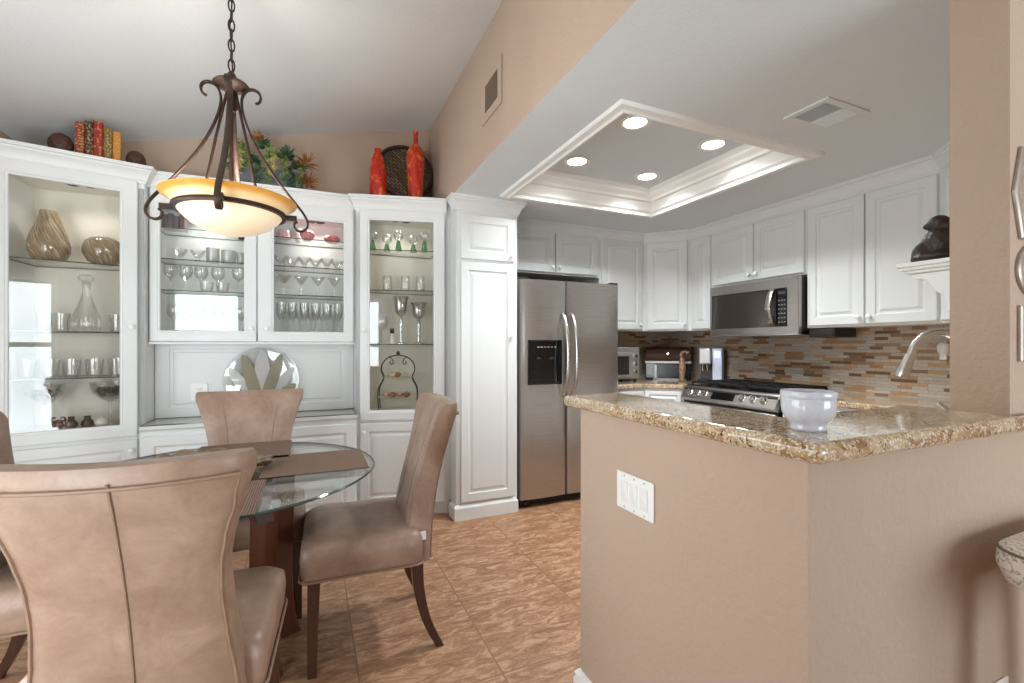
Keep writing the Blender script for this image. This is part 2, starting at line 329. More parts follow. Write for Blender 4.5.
#@@PART2
# ------------------------------------------------------------------ cabinet helpers
def objw(name, bm, m, parent, **k):
    """mesh given in world space, stored in the parent's own space"""
    M = Matrix.Translation(parent.location) @ parent.rotation_euler.to_matrix().to_4x4()
    bmesh.ops.transform(bm, matrix=M.inverted(), verts=bm.verts[:])
    return obj(name, bm, m, parent, **k)
def rect(i, j, k, l, w, h, y): return [(i, y, k), (w-j, y, k), (w-j, y, h-l), (i, y, h-l)]
def knob_bm(y=-.02):
    bm = B(); M = Matrix.Translation((0, y, 0)) @ Matrix.Rotation(R(90), 4, 'X')
    return lathe(bm, [(.006, 0), (.006, .010), (.012, .014), (.0155, .020), (.0150, .027), (.009, .031), (.0, .032)], 16, M=M)
def door(parent, x, y, z, w, h, kind='raised', sl=.058, sr=None, sb=.058, st=None, knob=None, name='door', rz=0):
    sr = sl if sr is None else sr; st = sb if st is None else st
    def rr(d, yy, base=True):
        a = (sl+d, sr+d, sb+d, st+d) if base else (d,)*4
        return rect(a[0], a[1], a[2], a[3], w, h, yy)
    bm = B(); out = [rr(0, 0, 0), rr(0, -.017, 0), rr(.004, -.021, 0)]
    if kind == 'raised':
        loops(bm, out+[rr(0, -.021), rr(.004, -.012), rr(.010, -.010), rr(.016, -.010), rr(.034, -.019), rr(.037, -.019)])
    else:
        loops(bm, out+[rr(-.016, -.021), rr(-.012, -.017), rr(-.004, -.016), rr(0, -.011), rr(0, 0)], closed=True)
    d = obj(name, bm, WHITE, parent, (x, y, z), rz, smooth=25)
    if kind == 'glass':
        bm = B(); box(bm, sl-.006, -.010, sb-.006, w-sr+.006, -.006, h-st+.006); g = obj('glass_pane', bm, PANE, d, smooth=0); g['label'] = 'clear glass pane'
    if knob: obj('knob', knob_bm(), TRIM, d, (knob[0], 0, knob[1]))
    return d
CROWN = lambda top: [(-.002, top-.10), (.008, top-.10), (.010, top-.088), (.016, top-.082), (.020, top-.066), (.034, top-.042), (.044, top-.032), (.044, top-.022), (.055, top-.018), (.055, top), (-.002, top)]
PUCK = 1.3
def puck(parent, x, y, z, power=None):
    bm = B(); lathe(bm, [(.034, 0), (.034, -.006), (.022, -.012), (.016, -.008), (0, -.008)], 20, (x, y, z)); objw('puck_light', bm, DARKMETAL, parent)
    l = bpy.data.lights.new('puck_fill', 'SPOT'); l.energy = power or PUCK; l.spot_size = R(150); l.spot_blend = .6; l.shadow_soft_size = .02; l.color = (1, .95, .87)  # spot added at the unlit puck to brighten the cabinet interior
    o = bpy.data.objects.new('puck_fill', l); COL.objects.link(o); o.location = (x, y, z-.014)
def edge_faces(o, lim=.5):
    o.data.materials.append(GEDGE)
    for p in o.data.polygons:
        if abs(p.normal.z) < lim: p.material_index = 1
def shelf_glass(parent, poly, z):
    bm = B(); prism(bm, poly, z-.006, z); o = objw('glass_shelf', bm, SHELFG, parent, smooth=0); edge_faces(o)
A = R(14.3); UL = Vector((math.cos(A), math.sin(A))); UR = Vector((math.cos(A), -math.sin(A)))
# ---- left tall glass cabinet (turned 14 degrees towards the room)
FL = Vector((-.907, 3.4526))-UL*.655; FR = Vector((-.907, 3.4526))-UL*.01
def tall(label, name, FL, FR, ang, side_l, side_r, glass, kn_r, yb=YB-.01, z_lock=None):
    t = thing(name, label, 'cabinet', (FL.x, FL.y, 0))
    W = (FR-FL).length; u = (FR-FL).normalized(); n_in = Vector((-u.y, u.x))
    foot = [FL, FR, Vector((FR.x, yb)), Vector((FL.x, yb))]
    cx = lambda d: [FL+u*d+n_in*.003, FR-u*d+n_in*.003]
    bm = B(); prism(bm, [p[:] for p in foot], .085, .752)                           # closed lower body
    prism(bm, [FL[:], FR[:], (FR.x, yb), (FL.x, yb)], 2.20, 2.318)                    # top
    prism(bm, [FL[:], (FL+u*.03)[:], (FL.x+.03, yb), (FL.x, yb)], .752, 2.20)           # sides
    prism(bm, [(FR-u*.03)[:], FR[:], (FR.x, yb), (FR.x-.03, yb)], .752, 2.20)
    prism(bm, [(FL.x+.03, 3.69), (FR.x-.03, 3.69), (FR.x-.03, yb), (FL.x+.03, yb)], .752, 2.20)
    for a_, b_ in ((0, glass[0]-.045), (glass[1]+.045, W)): prism(bm, [(FL+u*a_)[:], (FL+u*b_)[:], (FL+u*b_+n_in*.018)[:], (FL+u*a_+n_in*.018)[:]], .752, 2.20)
    objw('carcass', bm, WHITE, t, smooth=0)
    bm = B(); ins = .0305; e = .004                                                # lining of the display part, tinted for the shade behind glass
    a = FL+u*ins+n_in*.02; b = FR-u*ins+n_in*.02
    prism(bm, [a[:], b[:], (b.x, 3.688), (a.x, 3.688)], .7525, .7525+e+.02)
    prism(bm, [a[:], b[:], (b.x, 3.688), (a.x, 3.688)], 2.195, 2.1995)
    prism(bm, [a[:], (a.x+e, a.y+.001), (a.x+e, 3.688), (a.x, 3.688)], .777, 2.195); prism(bm, [(b.x-e, b.y), b[:], (b.x, 3.688), (b.x-e, 3.688)], .777, 2.195)
    box(bm, a.x+e, 3.684, .777, b.x-e, 3.688, 2.195); objw('lining', bm, CREAM, t, smooth=0)
    bm = B(); prism(bm, [(FL+n_in*.03)[:], (FR+n_in*.03)[:], (FR.x, yb), (FL.x, yb)], 0, .085); objw('toe_kick', bm, WHITE, t, smooth=0)
    g0, g1 = glass; d0, d1 = g0-.068, g1+.082
    door(t, u.x*d0, u.y*d0, .712, d1-d0, 2.235-.712, 'glass', .068, .082, .073, .075, knob=((d1-d0-.03) if kn_r else .03, 1.362-.712), name='glass_door', rz=ang)
    door(t, u.x*d0, u.y*d0, .10, d1-d0, .692-.10, 'raised', .058, knob=((d1-d0-.03) if kn_r else .03, .53), name='lower_door', rz=ang)
    for z in z_lock:
        q = lambda s, d: (FL+u*s+n_in*d)[:]
        shelf_glass(t, [q(.036, .03), q(W-.036, .03), (FR.x-.036, 3.68), (FL.x+.036, 3.68)], z)
    m = (FL+FR)/2
    for dx in (-.03, .05): puck(t, m.x+dx, m.y+.10, 2.1945)
    return t
c = tall('white corner cabinet with glass door holding two striped vases', 'display_cabinet', FL, FR, A, 0, 0, (.084, .531), True, z_lock=(1.731, 1.334, 1.069))
bm = B(); sweep(bm, [FL[:], FR[:], (FR.x, 3.53)], CROWN(2.33)); objw('crown_moulding', bm, WHITE, c, smooth=25)
# ---- right tall glass cabinet
GR = Vector((.934, 3.3256)); GL = GR-UR*.65
c = tall('white glass-door cabinet with green-stemmed glasses, left of the tall pantry', 'display_cabinet', GL, GR-UR*.003, -A, 0, 0, (.099, .551), False, z_lock=(1.958, 1.662, 1.265))
bm = B(); sweep(bm, [(GL.x, 3.53), GL[:], (GR-UR*.003)[:]], CROWN(2.33)); objw('crown_moulding', bm, WHITE, c, smooth=25)
# ---- wall cabinet between them
X0, X1, YF = FR.x+.003, GL.x-.003, 3.53
t = thing('wall_cabinet', 'white wall cabinet with two glass doors above the buffet nook', 'cabinet', (X0, YF, 1.262))
bm = B(); yb = YB-.01
box(bm, X0, YF, 1.285, X0+.02, yb, 2.318); box(bm, X1-.02, YF, 1.285, X1, yb, 2.318); box(bm, X0, YF, 1.262, X1, yb, 1.285); box(bm, X0+.02, YF, 2.16, X1-.02, yb, 2.318); box(bm, X0+.02, 3.80, 1.285, X1-.02, yb, 2.16)
box(bm, -.345, YF, 1.285, -.300, YF+.02, 2.16); box(bm, X0+.02, YF, 1.285, X1-.02, YF+.22, 1.343)
objw('carcass', bm, WHITE, t, smooth=0)
bm = B(); sweep(bm, [(X0-.002, YF), (X1+.002, YF)], CROWN(2.33)); objw('crown_moulding', bm, WHITE, t, smooth=25)
bm = B(); sweep(bm, [(X0, YF), (X1, YF)], [(0, 1.262), (.026, 1.262), (.026, 1.270), (.020, 1.276), (0, 1.276)]); objw('bottom_trim', bm, WHITE, t, smooth=25)
w1 = -.326-(-.908); door(t, -.908-X0, 0, 1.279-1.262, w1, 2.232-1.279, 'glass', .054, .074, .070, .10, knob=(w1-.030, .086), name='glass_door')
w2 = .290-(-.319); door(t, -.319-X0, 0, 1.279-1.262, w2, 2.232-1.279, 'glass', .098, .066, .070, .10, knob=(.052, .086), name='glass_door')
for z in (2.006, 1.807, 1.608): shelf_glass(t, [(X0+.022, YF+.022), (X1-.022, YF+.022), (X1-.022, 3.795), (X0+.022, 3.795)], z)
for x in (-.66, -.60, .01, .07): puck(t, x, YF+.12, 2.159, 3.2)
# ---- buffet base below, with panelled nook back
YBF = 3.36
t = thing('buffet_cabinet', 'white low buffet cabinet with glass-topped counter behind the table', 'cabinet', (X0, YBF, 0))
bm = B(); box(bm, X0, YBF, .085, X1, yb, .742); objw('carcass', bm, WHITE, t, smooth=0)
bm = B(); box(bm, X0, YBF+.05, 0, X1, yb, .085); objw('toe_kick', bm, WHITE, t, smooth=0)
bm = B(); sweep(bm, [(X0, YBF), (X1, YBF)], [(-.465, .742), (.008, .742), (.012, .750), (.022, .756), (.024, .776), (-.465, .776)]); objw('countertop', bm, WHITE, t, smooth=25)
bm = B(); box(bm, X0+.004, YBF-.010, .7755, X1-.004, 3.643, .7768); objw('reflection_inlay', bm, plain('beige_reflection_tint', srgb(224, 214, 196), .25, 0, .06, 14), t, smooth=0)  # thin cream sheet added to paint the beige reflection on the white top
bm = B(); box(bm, X0+.004, YBF-.018, .7772, X1-.004, 3.643, .783); o = objw('glass_top', bm, SHELFG, t, smooth=0); edge_faces(o)
hw = (X1-X0)/2
for i in range(2): door(t, .012+i*hw, 0, .10, hw-.022, .715-.10, 'raised', .06, name='lower_door')
bm = B(); W_, H_ = X1-X0, 1.262-.783
loops(bm, [rect(0, 0, 0, 0, W_, H_, .02), rect(0, 0, 0, 0, W_, H_, 0), rect(.075, .065, .06, .03, W_, H_, 0), rect(.08, .07, .065, .035, W_, H_, .007), rect(.095, .085, .08, .05, W_, H_, .007), rect(.103, .093, .088, .058, W_, H_, .001), rect(.11, .10, .095, .065, W_, H_, .001)])
obj('back_panel', bm, WHITE, t, (0, 3.645-YBF, .783), smooth=25)
# ---- pantry
PX0, PX1, PY = .965, 1.440, 3.18
t = thing('pantry_cabinet', 'tall white two-door pantry cabinet beside the steel fridge', 'cabinet', (PX0, PY, 0))
bm = B(); box(bm, PX0, PY, .10, PX1, YK-.01, 2.326); objw('carcass', bm, WHITE, t, smooth=0)
bm = B(); sweep(bm, [(PX0, 3.262), (PX0, PY), (PX1, PY), (PX1, 3.5)], CROWN(2.3295)); objw('crown_moulding', bm, WHITE, t, smooth=25)
bm = B(); sweep(bm, [(PX0, 3.300), (PX0, PY), (PX1-.02, PY), (PX1-.02, 3.26)], [(-.03, 0), (.022, 0), (.022, .085), (.012, .10), (.004, .108), (-.03, .108)]); objw('base_moulding', bm, WHITE, t, smooth=25)
door(t, .028, 0, 1.880, .418, 2.205-1.880, 'raised', .056, knob=(.39, .04), name='upper_door')
door(t, .028, 0, .125, .418, 1.858-.125, 'raised', .056, knob=(.39, 1.20), name='lower_door')
bm = B(); box(bm, .9365, 3.345, .0, PX0-.0005, 3.40, 2.326); struct('trim_5', bm, WHITE, smooth=0)
# ---- kitchen wall cabinets
def upper(label, P, ang, W, z0, z1, doors, poly=None, depth=.322):
    t = thing('wall_cabinet', label, 'cabinet', (P[0], P[1], z0), ang)
    bm = B()
    if poly: prism(bm, poly, z0, 2.328); objw('carcass', bm, WHITE, t, smooth=0)
    else: box(bm, 0, 0, 0, W, depth, 2.328-z0); obj('carcass', bm, WHITE, t, smooth=0)
    for x0, x1, kx in doors:
        door(t, x0, 0, .014, x1-x0, z1-z0-.014, 'raised', min(.056, (x1-x0)*.22), sb=.056, knob=((x1-x0-.028) if kx > 0 else .028, .045) if kx else None)
    return t
YU, XU = 3.565, 3.270
upper('short white two-door wall cabinet above the fridge', (1.452, YU), 0, .995, 1.880, 2.245, [(.01, .520, 1), (.532, .972, -1)])
upper('white single-door wall cabinet between fridge top and corner cabinet', (2.4485, YU), 0, .506, 1.392, 2.245, [(.018, .480, 1)])
upper('white diagonal corner wall cabinet above the dark countertop oven', (2.957, YU), R(-45), .4342, 1.392, 2.235, [(.035, .400, 1)], [(2.957, YU), (3.264, YU-.307), (XR-.014, YU-.307), (XR-.014, YK-.014), (2.957, YK-.014)])
upper('narrow white wall cabinet left of the microwave', (XU, 3.256), R(-90), .235, 1.392, 2.235, [(.010, .228, 0)])
upper('short white two-door wall cabinet directly above the microwave', (XU, 3.020), R(-90), .850, 1.766, 2.225, [(.02, .425, 1), (.432, .838, -1)])
upper('large white two-door wall cabinet right of the microwave', (XU, 2.168), R(-90), .768, 1.378, 2.225, [(.015, .378, 1), (.386, .755, -1)])
upper('white diagonal corner wall cabinet half hidden behind the tan pillar', (XU, 1.399), R(-135), .45, 1.378, 2.225, [(.035, .40, 1)], [(XU, 1.399), (XR-.014, 1.399), (XR-.014, .72), (2.952, .72), (2.952, 1.081)])
bm = B(); sweep(bm, [(1.50, YU), (2.957, YU), (3.27, YU-.313), (XU, 1.399), (2.952, 1.081), (2.952, .72)], [(o, z) for o, z in CROWN(2.3295)]); struct('trim_4', bm, WHITE, smooth=25)
# ---- base cabinets and counters of the kitchen
CZB = .873
bm = B(); ctp = [(2.405, 3.27), (2.74, 3.27), (2.965, 3.068), (XR-.014, 3.068), (XR-.014, YK-.014), (2.405, YK-.014)]
prism(bm, ctp, CZB, .913); o = obj('granite_countertop', bm, GRANITE, bevel=.009, seg=3); tag(o, 'speckled granite corner countertop under the toaster ovens beside the fridge', 'countertop')
t = thing('base_cabinet', 'white corner base cabinet below the granite beside the fridge', 'cabinet', (2.41, 3.30, 0))
bm = B(); prism(bm, [(2.41, 3.30), (2.75, 3.30), (2.995, 3.080), (XR-.02, 3.075), (XR-.02, YK-.02), (2.41, YK-.02)], .09, CZB-.001); prism(bm, [(2.41, 3.36), (2.78, 3.36), (3.05, 3.12), (XR-.02, 3.12), (XR-.02, YK-.02), (2.41, YK-.02)], 0, .09); objw('carcass', bm, WHITE, t, smooth=0)
door(t, .02, 0, .72, .30, .13, 'raised', .03, sb=.03, name='drawer_front'); door(t, .02, 0, .10, .30, .60, 'raised', .05)
door(t, .348, -.0055, .72, .30, .13, 'raised', .03, sb=.03, rz=math.atan2(-.220, .245), name='drawer_front'); door(t, .348, -.0055, .10, .30, .60, 'raised', .05, rz=math.atan2(-.220, .245))
ctp = [(1.034, .722), (XR-.014, .722), (XR-.014, 2.166), (2.965, 2.166), (2.965, 1.37), (1.034, 1.37)]
bm = B(); prism(bm, ctp, CZB, .913); o = obj('granite_countertop', bm, GRANITE, bevel=.009, seg=3); tag(o, 'speckled granite sink countertop behind the raised bar, right of the range', 'countertop')
t = thing('base_cabinet', 'white base cabinets under the sink countertop right of the range', 'cabinet', (3.0, 2.16, 0), R(-90))
bm = B(); prism(bm, [(1.035, .725), (XR-.02, .725), (XR-.02, 2.16), (3.0, 2.16), (3.0, 1.335), (1.035, 1.335)], .09, CZB-.001); objw('carcass', bm, WHITE, t, smooth=0)
for i in range(2): door(t, .015+i*.40, 0, .72, .38, .13, 'raised', .03, sb=.03, name='drawer_front'); door(t, .015+i*.40, 0, .10, .38, .60, 'raised', .05)
# ---- raised granite bar
bm = B(); P = [(.868, .555), (5.0, .555), (5.0, .587), (1.722, .587)]
prism(bm, [(.868, .552), (2.05, .552), (2.05, .588), (1.713, .588), (1.713, .825), (1.130, .825), (1.130, 1.505), (.868, 1.505)], 1.0245, 1.066)
o = obj('granite_bar_top', bm, GRANITE, bevel=.017, seg=4, smooth=50); tag(o, 'polished speckled granite bar top wrapping the tan half wall', 'countertop')
#@@PART3
# ------------------------------------------------------------------ recessed lights, vents
RIM = plain('light_trim_white', srgb(236, 234, 228), .5, 0, .01, 5); GLOW = emit('lamp_lens_glow', (1, .95, .86, 1), 14)
for i, (x, y, where) in enumerate([(1.662, 2.073, 'nearest the camera on the soffit side'), (2.285, 2.105, 'nearest the camera on the range side'), (1.654, 2.668, 'far from the camera on the soffit side'), (2.271, 2.696, 'far from the camera on the range side')]):
    t = thing('recessed_light', 'glowing round recessed light in the ceiling tray, '+where, 'light', (x, y, 2.50), group='recessed lights in the ceiling tray')
    bm = B(); lathe(bm, [(.062, -.001), (.092, -.001), (.094, -.006), (.088, -.009), (.066, -.007), (.062, -.004)], 32); obj('trim_ring', bm, RIM, t)
    bm = B(); lathe(bm, [(0, -.002), (.064, -.002), (.064, -.005), (0, -.0065)], 32); obj('lens', bm, GLOW, t)
    l = bpy.data.lights.new('recessed_lamp', 'AREA'); l.shape = 'DISK'; l.size = .12; l.energy = 9.0; l.color = (.89, .955, 1); l.spread = R(135)
    o = bpy.data.objects.new('recessed_lamp', l); COL.objects.link(o); o.location = (x, y, 2.492)
def vent(name, label, M, w, h, nl, slatm, fr=.03, split=None):
    t = thing(name, label, 'vent', tuple(M.translation)); Mi = Matrix.Translation(M.translation).inverted() @ M
    bm = B()
    for a in ((0, 0, w, fr), (0, h-fr, w, h), (0, fr, fr, h-fr), (w-fr, fr, w, h-fr)): box(bm, a[0], a[1], 0, a[2], a[3], .008, Mi)
    if split: box(bm, split-.008, fr, 0, split+.008, h-fr, .008, Mi)
    obj('frame', bm, slatm, t, bevel=.002)
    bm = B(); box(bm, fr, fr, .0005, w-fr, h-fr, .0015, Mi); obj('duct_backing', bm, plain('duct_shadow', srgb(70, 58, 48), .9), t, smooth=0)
    for i in range(nl):
        x = fr+(i+.5)*(w-2*fr)/nl; d = -1 if (not split or x < split) else 1
        bm = B(); box(bm, -.0007, fr, -.0038, .0007, h-fr, .0038, Mi @ Matrix.Translation((x, 0, .0055)) @ Matrix.Rotation(R(40)*d, 4, 'Y')); obj('louver', bm, slatm, t, smooth=0)
vent('ceiling_vent', 'white louvered air vent in the flat kitchen ceiling', Matrix.Translation((2.05, 1.477, CZ-.0005)) @ Matrix.Rotation(math.pi, 4, 'X'), .30, .21, 22, CEIL, .032, .16)
vent('wall_vent', 'tan painted air grille high on the soffit wall', Matrix.Translation((SX-.0005, 2.25, 2.54)) @ Matrix(((0, 0, -1, 0), (1, 0, 0, 0), (0, 1, 0, 0), (0, 0, 0, 1))), .30, .26, 14, WALL, .052)
#@@PART4
# ------------------------------------------------------------------ pendant lamp
LX, LY = -.29, 2.165
PROOT = thing('pendant_lamp', 'bronze pendant lamp with scrolled arms and glowing amber-rimmed glass bowl', 'lamp', (LX, LY, 0))
def bowlmat():
    m, t, n, p, l = newmat('amber_rimmed_lit_glass'); sp = n.new('ShaderNodeSeparateXYZ'); v = coords(t); l.new(v, sp.inputs[0])
    ns = noise(t, v, 7, 3); ad = n.new('ShaderNodeMath'); ad.operation = 'MULTIPLY_ADD'; ad.inputs[1].default_value = .012; l.new(ns.outputs[0], ad.inputs[0]); l.new(sp.outputs[2], ad.inputs[2])
    mr = n.new('ShaderNodeMapRange'); mr.inputs[1].default_value = 1.70; mr.inputs[2].default_value = 1.857; l.new(ad.outputs[0], mr.inputs[0])
    c = ramp(t, mr.outputs[0], [(0, srgb(250, 222, 186)), (.45, srgb(252, 232, 200)), (.80, srgb(244, 206, 150)), (.90, srgb(222, 160, 70)), (1, srgb(196, 128, 40))])
    st = ramp(t, mr.outputs[0], [(0, (.27,)*3), (.5, (.37,)*3), (.85, (.26,)*3), (1, (.14,)*3)])
    l.new(c, p.inputs['Base Color']); l.new(c, p.inputs['Emission Color']); l.new(st, p.inputs['Emission Strength']); p.inputs['Roughness'].default_value = .3
    return m
prof = [(.0, 1.700), (.055, 1.704), (.10, 1.717), (.142, 1.740), (.174, 1.770), (.193, 1.797), (.205, 1.820), (.220, 1.833), (.238, 1.838), (.242, 1.843), (.236, 1.846), (.217, 1.840), (.199, 1.827), (.186, 1.800), (.167, 1.775), (.137, 1.746), (.097, 1.724), (.055, 1.711), (.0, 1.707)]
bm = B(); lathe(bm, prof, 56); bowl_o = obj('glass_bowl', bm, bowlmat(), PROOT, smooth=60); bowl_o['label'] = 'glowing cream glass bowl with amber rim'
bm = B(); lathe(bm, [(.192, 1.783), (.200, 1.783), (.203, 1.790), (.201, 1.799), (.195, 1.799)], 56); obj('ring', bm, DARKMETAL, PROOT)
bm = B(); lathe(bm, [(0, 2.195), (.014, 2.20), (.014, 2.285), (.030, 2.290), (.060, 2.300), (.066, 2.307), (.060, 2.314), (.030, 2.318), (.022, 2.328), (.018, 2.345), (.008, 2.362), (0, 2.366)], 28); obj('collar', bm, DARKMETAL, PROOT)
bm = B(); tube(bm, [(0, 0, 1.704), (0, 0, 2.25)], .0075, 10); obj('center_rod', bm, DARKMETAL, PROOT)
arm = [(.085, 2.248), (.099, 2.256), (.105, 2.276), (.097, 2.296), (.076, 2.304), (.053, 2.294), (.038, 2.262), (.038, 2.22), (.050, 2.17), (.072, 2.11), (.101, 2.05), (.140, 1.985), (.185, 1.92), (.230, 1.862), (.264, 1.818), (.281, 1.785), (.282, 1.760), (.268, 1.742), (.248, 1.739), (.233, 1.751), (.232, 1.770), (.243, 1.778)]
for lx_ in (-1, 1):
    bm = B(); tube(bm, [(lx_*.018*.854, -lx_*.018*.52*0, 2.28), (lx_*.055, 0, 2.08), (lx_*.105, 0, 1.80)], .0055, 8); obj('support_rod', bm, DARKMETAL, PROOT)
for k in range(4):
    a = R(-91+90*k); td = Vector((-math.sin(a), math.cos(a), 0)); rd_ = Vector((math.cos(a), math.sin(a), 0))
    p2 = catmull([(r, 0, z) for r, z in arm], 5); rings = []; m_ = len(p2)
    for i, p in enumerate(p2):
        tg = (p2[min(i+1, m_-1)]-p2[max(i-1, 0)]).normalized(); nn = rd_*(-tg.z)+Vector((0, 0, 1))*tg.x
        hw_ = .0105*min(1, .45+i/22)*min(1, .6+(m_-1-i)/18); c_ = rd_*p.x+Vector((0, 0, p.z))
        rings.append([c_+td*(hw_*ex)+nn*(.0042*ey) for ex, ey in ((-1, -.6), (-.7, -1), (.7, -1), (1, -.6), (1, .6), (.7, 1), (-.7, 1), (-1, .6))])
    bm = B(); loops(bm, rings); box(bm, .198, -.009, 1.781, .240, .009, 1.801, Matrix.Rotation(a, 4, 'Z'))
    obj('arm', bm, DARKMETAL, PROOT, smooth=40)
for i in range(11):
    z0 = 2.362+i*.0405; bm = B(); ph = (i % 2)*R(90)+R(20)
    ell = [Vector((.011*math.cos(q)*math.cos(ph), .011*math.cos(q)*math.sin(ph), z0+.025+.026*math.sin(q))) for q in [2*math.pi*j/14 for j in range(14)]]
    tube(bm, ell, .0031, 6, True); obj('chain_link', bm, DARKMETAL, PROOT)
zc = vz(LX); bm = B(); lathe(bm, [(0, zc-.05), (.02, zc-.048), (.055, zc-.03), (.065, zc-.004), (.0, zc+.004)], 28); obj('ceiling_canopy', bm, DARKMETAL, PROOT)
bm = B(); tube(bm, [(0, 0, zc-.03), (.006, 0, 2.7), (-.006, .004, 2.55), (.004, 0, 2.36)], .0028, 6); obj('cord', bm, BLACK, PROOT)
l = bpy.data.lights.new('pendant_bulb', 'POINT'); l.energy = 20; l.color = (1, .92, .82); l.shadow_soft_size = .05
o = bpy.data.objects.new('pendant_bulb', l); COL.objects.link(o); o.location = (LX, LY, 1.81)
# ------------------------------------------------------------------ dining chairs
def chair(label, loc, rz):
    t = thing('dining_chair', label, 'chair', loc, rz, 'leather chairs around the glass table')
    # seat: soft box, front towards +y
    def seat_ring(hx, y0, y1, z, r, bow):
        pts = []
        for cx, cy, a0 in ((hx-r, y1-r, 0), (-hx+r, y1-r, 90), (-hx+r, y0+r, 180), (hx-r, y0+r, 270)):
            for k in range(6):
                a = R(a0+18*k); x = cx+r*math.cos(a); y = cy+r*math.sin(a)
                pts.append((x, y+(bow*(1-(x/hx)**2) if cy > 0 else 0), z))
        return pts
    bm = B(); loops(bm, [seat_ring(.245, -.205, .238, .362, .03, .01), seat_ring(.252, -.205, .245, .372, .03, .012), seat_ring(.258, -.205, .252, .44, .035, .015), seat_ring(.254, -.20, .248, .478, .04, .015), seat_ring(.235, -.19, .228, .498, .05, .014), seat_ring(.16, -.14, .15, .506, .06, .008)])
    seat = obj('seat', bm, LEATHER, t, smooth=60)
    bm = B(); ring = seat_ring(.259, -.205, .253, .371, .033, .014); tube(bm, ring, .0042, 6, True); obj('seat_piping', bm, PIPE, seat)
    # flared back: stacked rounded sections, wings bending forward
    zs = [.362, .40, .45, .50, .56, .62, .68, .74, .80, .86, .92, .96, .985, .998, 1.004]
    def hw(z):
        k = [(.36, .225), (.45, .212), (.56, .196), (.66, .188), (.74, .190), (.82, .204), (.90, .230), (.96, .252), (1.01, .266)]
        for (a, b), (c, d) in zip(k, k[1:]):
            if z <= c: q = (z-a)/(c-a); q = q*q*(3-2*q)*.5+q*.5; return b+(d-b)*q
        return k[-1][1]
    def yr(z): q = (z-.36)/.65; return -.247-.05*q-.105*q*q                        # rear surface
    def thick(z): q = (z-.36)/.65; return .118-.026*q
    def wing(x, z): q = max(0, (z-.36)/.65); return .045*q*(abs(x)/.26)**2
    n = 12; rings = []
    for i, z in enumerate(zs):
        W = hw(z); tp = z-.985; ins = max(0, (z-.96)/.044)**2*.030; W -= ins*.5; ty = thick(z)-ins*1.1; y0 = yr(z)+ins*.55; pts = []
        lift = lambda x: (.006*(abs(x)/.26)**2 if z > .9 else 0)
        for k in range(n+1): x = -W+2*W*k/n; pts.append((x*.965, y0+wing(x, z)-(0 if 0 < k < n else -.012), z+lift(x)))
        pts.append((W, y0+ty*.5+wing(W, z), z+lift(W)))
        for k in range(n+1): x = W-2*W*k/n; pts.append((x*.965, y0+ty+wing(x, z)-(0 if 0 < k < n else .012), z+lift(x)))
        pts.append((-W, y0+ty*.5+wing(W, z), z+lift(W)))
        rings.append(pts)
    bm = B(); loops(bm, rings); back = obj('backrest', bm, LEATHER, t, smooth=50)
    pz = [.37]+[.40+.03*i for i in range(20)]
    side = lambda s: [(s*(hw(z)*.965-.006-max(0, z-.88)*.16), yr(z)+wing(hw(z), z)+.007, z+(.006*(hw(z)/.26)**2 if z > .9 else 0)) for z in pz[:-1]+[.957]]
    top = [(x, yr(.965)+wing(x, .965)-.001, .960+.006*(abs(x)/.26)**2) for x in [.228-.0456*i for i in range(11)]]
    bm = B(); tube(bm, side(1)+top+side(-1)[::-1], .0045, 6); obj('back_piping', bm, PIPE, back)
    bm = B(); tube(bm, [(0, yr(z)-.001, z) for z in pz if z < .975], .0035, 6); obj('back_seam', bm, PIPE, back)
    for sx in (-1, 1):
        bm = B(); tube(bm, [(sx*hw(z)*.52, yr(z)+thick(z)+wing(hw(z)*.52, z)+.0005, z) for z in pz if .52 < z < .96], .0022, 6); obj('front_seam', bm, PIPE, back)
        leg = catmull([(sx*.215, .205, .372), (sx*.217, .209, .20), (sx*.220, .212, 0)], 5)
        bm = B(); m_ = len(leg); loops(bm, [[(p.x+a*(.023-.008*i/m_), p.y+b*(.023-.008*i/m_), p.z) for a, b in ((-1, -1), (1, -1), (1, 1), (-1, 1))] for i, p in enumerate(leg)]); obj('leg', bm, DWOOD, t, smooth=30, bevel=.002)
        leg = catmull([(sx*.200, -.185, .372), (sx*.203, -.192, .25), (sx*.208, -.222, .12), (sx*.213, -.278, 0)], 5)
        bm = B(); m_ = len(leg); loops(bm, [[(p.x+a*(.021-.006*i/m_), p.y+b*(.024-.009*i/m_), p.z) for a, b in ((-1, -1), (1, -1), (1, 1), (-1, 1))] for i, p in enumerate(leg)]); obj('leg', bm, DWOOD, t, smooth=30, bevel=.002)
    return t
ch = chair('taupe leather dining chair nearest the camera, seen from behind', (-.346, 1.560, 0), R(-4))
c2 = dup(ch, (.228, 2.108, 0), R(88), 'taupe leather dining chair on the kitchen side of the table, side view')
c3 = dup(ch, (-.276, 2.54, 0), R(182), 'taupe leather dining chair in front of the white buffet cabinet')
c4 = dup(ch, (-.795, 2.15, 0), R(-90), 'taupe leather dining chair cut off by the left picture edge')
bm = B(); box(bm, -.012, -.001, -.018, .012, .001, .018); o = obj('care_tag', bm, TRIM, c2, (-.2205, -.208, .470), R(98), smooth=0); o['label'] = 'small white fabric tag'
